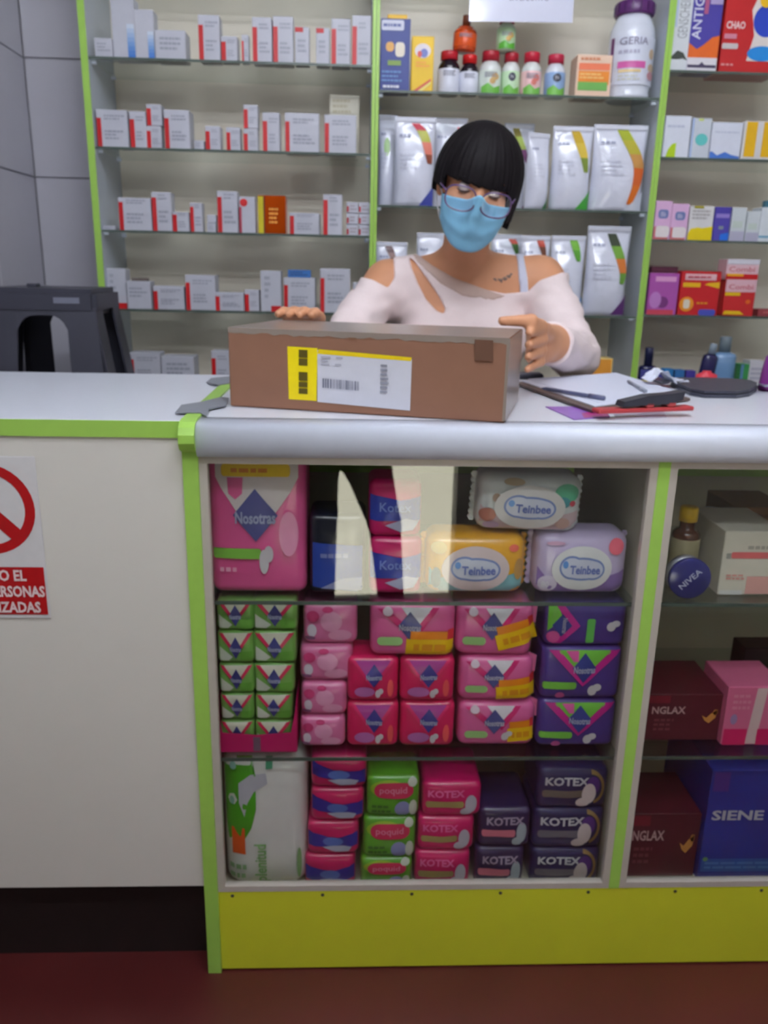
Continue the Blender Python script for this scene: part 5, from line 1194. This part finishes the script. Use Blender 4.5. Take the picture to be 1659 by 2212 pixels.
    v = np.stack([x, f_ + .008, np.maximum(u - .012, 0)], -1); r_ = np.array([.096, .108, .112]); k0 = np.linalg.norm(v/r_, axis=-1)
    cap = k0*(k0 - 1)/np.maximum(np.linalg.norm(v/(r_*r_), axis=-1), 1e-6) + .10*np.maximum(-u - .01, 0)
    hair = np.maximum(cap, -u - (.036 + .026*np.clip(x/.09, -1, 1)) - .02*(f_ < 0))
    head_in = el((0, -.012, .025), (.068, .086, .082))
    # opening for the face below the fringe
    fringe = .011 - .003*np.clip(x/.06, -1, 1) + .001*np.sin(x*260)
    op = np.maximum(np.maximum(-(f_ - .022 + .02*(x > 0)), u - fringe), np.abs(x + .006) - (.067 + .08*np.clip(-u - .09, 0, 1)))
    hair = np.maximum(hair, -op)
    hair = np.maximum(hair, -np.maximum(el((0, .03, -.04), (.056, .058, .08)), u - .0))
    an = np.arctan2(x, f_ + .01); strands = .0007*np.sin(an*57 + u*14) + .0005*np.sin(an*31 - u*22 + 1)
    H.F = (hair + strands).astype(np.float32)
    H.mesh('hair', m_hair, root, base, sm=1)
    # surgical mask: pleated sheet wrapped over nose and chin
    V, Fq = [], []; NS, NT = 28, 22
    for j in range(NT + 1):
        t = j/NT
        for i in range(NS + 1):
            s = i/NS*2 - 1
            wid = .072*(1 - .10*t)
            u_top = -.016 + .020*math.exp(-(s/.2)**2) - .006*abs(s)**2
            u_bot = -.124 + .05*abs(s)**2.4
            uu = u_top + (u_bot - u_top)*t
            noseb = .034*math.exp(-(s/.25)**2)*max(0, 1 - t*1.25)
            ff = .034 + .066*math.sqrt(max(0, 1 - (abs(s)*.93)**2.3)) + noseb - .03*max(0, t - .45)**1.6*1.6
            ff += .0036*(2*abs(((t*3.2) % 1) - .5) - .5)*(1 - abs(s)**4)*(t > .25)*(t < .85)
            V.append(L(s*wid, ff, uu) - base)
    for j in range(NT):
        for i in range(NS): a = j*(NS+1) + i; Fq.append((a, a+1, a+NS+2, a+NS+1))
    mk = mesh_obj('face_mask', V, Fq, mat((146, 212, 246), .7, var=.04, scale=150, name='blue_nonwoven'), root, True)
    sd_ = mk.modifiers.new('thickness', 'SOLIDIFY'); sd_.thickness = .0016
    for s in (-1, 1):
        tube('ear_loop', [tuple(L(s*.069, .045, -.03) - base), tuple(L(s*.079, .015, -.015) - base), tuple(L(s*.083, -.012, .005) - base)], .0014, mat((226, 230, 236), .6), mk, 6)
        tube('ear_loop', [tuple(L(s*.066, .04, -.075) - base), tuple(L(s*.078, .012, -.05) - base), tuple(L(s*.083, -.012, -.03) - base)], .0014, mat((226, 230, 236), .6), mk, 6)
    # eyes look down; brows
    for s in (-1, 1):
        for nm, c, r, m in (('eye', L(s*.032, .078, .002), (.0125, .0115, .0095), mat((216, 206, 200), .2)), ):
            E_ = lathe(nm, [(.0118*math.sin(math.pi*i/10) + .0001, -.0118*math.cos(math.pi*i/10)) for i in range(11)], m, root, 16, tuple(c - base))
        tube('eyelid', [tuple(L(s*(.032 + .0145*a), .089 - .006*a*a, -.001 - .0035*(1 - a*a)) - base) for a in (-1, -.6, -.2, .2, .6, 1)], [.0008, .0018, .0022, .0022, .0018, .0008], mat((74, 44, 36), .5), root, 6)
        tube('eyebrow', [tuple(L(s*(.03 + .018*a), .0905 - .006*a*a, .021 + .003*(1 - a*a)) - base) for a in (-1, -.4, .3, 1)], [.0016, .0028, .0026, .001], m_hair, root, 6)
    # glasses
    gm = mat((92, 66, 110), .25, coat=.5, name='violet_acetate'); gl = empty('glasses', (0, 0, 0)); gl.parent = root
    lens = glass_mat('spectacle_lens', (.93, .92, .95), 1.6)
    for s in (-1, 1):
        cpt = (s*.037, .124, -.012)
        ring = []
        for i in range(28):
            a = 2*math.pi*i/28; cxn, szn = math.cos(a), math.sin(a)
            ring.append((cpt[0] + .031*math.copysign(abs(cxn)**.75, cxn), cpt[1] - .012*max(0, s*cxn), cpt[2] + .024*math.copysign(abs(szn)**.75, szn)))
        tube('rim', [tuple(L(*q_) - base) for q_ in ring], .0017, gm, gl, 6, True)
        ctr = L(*cpt) - base; VV = [ctr] + [L(*q_) - base for q_ in ring]; mesh_obj('lens', VV, [(0, 1 + i, 1 + (i+1) % 28) for i in range(28)], lens, gl, True)
        tube('temple', [tuple(L(s*.069, .113, -.004) - base), tuple(L(s*.079, .06, -.004) - base), tuple(L(s*.084, .0, -.002) - base)], .0018, gm, gl, 6)
    tube('bridge', [tuple(L(-.008, .125, -.006) - base), tuple(L(0, .128, -.001) - base), tuple(L(.008, .125, -.006) - base)], .0019, mat((40, 34, 56), .3), gl, 6)
    # trousers and shoes, out of sight behind the counter
    T = Field((cx - .26, TY - .16, 0), (cx + .26, TY + .18, .98), .012)
    T.ell((cx, TY + .01, .86), (.172, .12, .12), .04)
    for s in (-1, 1):
        T.cone((cx + s*.085, TY, .8), (cx + s*.09, TY, .46), .085, .058, .04); T.cone((cx + s*.09, TY, .46), (cx + s*.095, TY + .01, .07), .058, .046, .03)
    T.mesh('trousers', mat((44, 48, 66), .8, name='dark_denim'), root, base, sm=2)
    for s in (-1, 1):
        A = Field((cx + s*.1 - .07, TY - .2, -.012), (cx + s*.1 + .07, TY + .1, .12), .006)
        A.ell((cx + s*.1, TY - .06, .035), (.044, .115, .035), .02); A.ell((cx + s*.1, TY + .01, .06), (.04, .05, .055), .02)
        o = A.mesh('shoe', mat((30, 30, 34), .5), root, base, F=np.maximum(A.F, -A.pts()[..., 2]), sm=1)
woman()

def photographer():
    root = empty('person', (-.01, -1.5, 0)); tag(root, 'person in dark clothes before the counter, mirrored in the case glass', 'person'); base = np.array([-.01, -1.5, 0.0])
    T = Field((-.36, -1.78, -.01), (.32, -1.2, 1.72), .012); Y = -1.47; c = -.035
    T.ell((c, Y - .02, .80), (.165, .11, .15), .04); T.ell((c, Y - .03, 1.05), (.155, .1, .2), .06); T.ell((c, Y - .04, 1.25), (.175, .105, .14), .05)
    for pts_, s in ((((-.118, .76, .086), (-.12, .6, .083), (-.1, .42, .056), (-.098, .06, .046)), -1), (((.048, .76, .086), (.052, .6, .083), (.118, .38, .056), (.15, .06, .046)), 1)):
        for (x0, z0, r0), (x1, z1, r1) in zip(pts_, pts_[1:]): T.cone((x0, Y, z0), (x1, Y, z1), r0, r1, .015)
        T.ell((pts_[-1][0], Y + .07, .035), (.042, .11, .036), .02)
        T.cone((c + s*.17, Y - .04, 1.32), (c + s*.22, Y - .02, 1.1), .05, .042, .03); T.cone((c + s*.22, Y - .02, 1.1), (c + s*.1, Y + .19, 1.17), .04, .03, .02); T.ell((c + s*.085, Y + .215, 1.19), (.028, .03, .045), .02)
    T.cone((c, Y - .05, 1.32), (c, Y - .03, 1.46), .055, .05, .03); T.ell((c, Y - .02, 1.55), (.076, .095, .115), .02)
    T.mesh('body', mat((34, 32, 40), .85, name='dark_clothing'), root, base, F=np.maximum(T.F, -T.pts()[..., 2]), sm=2)
photographer()
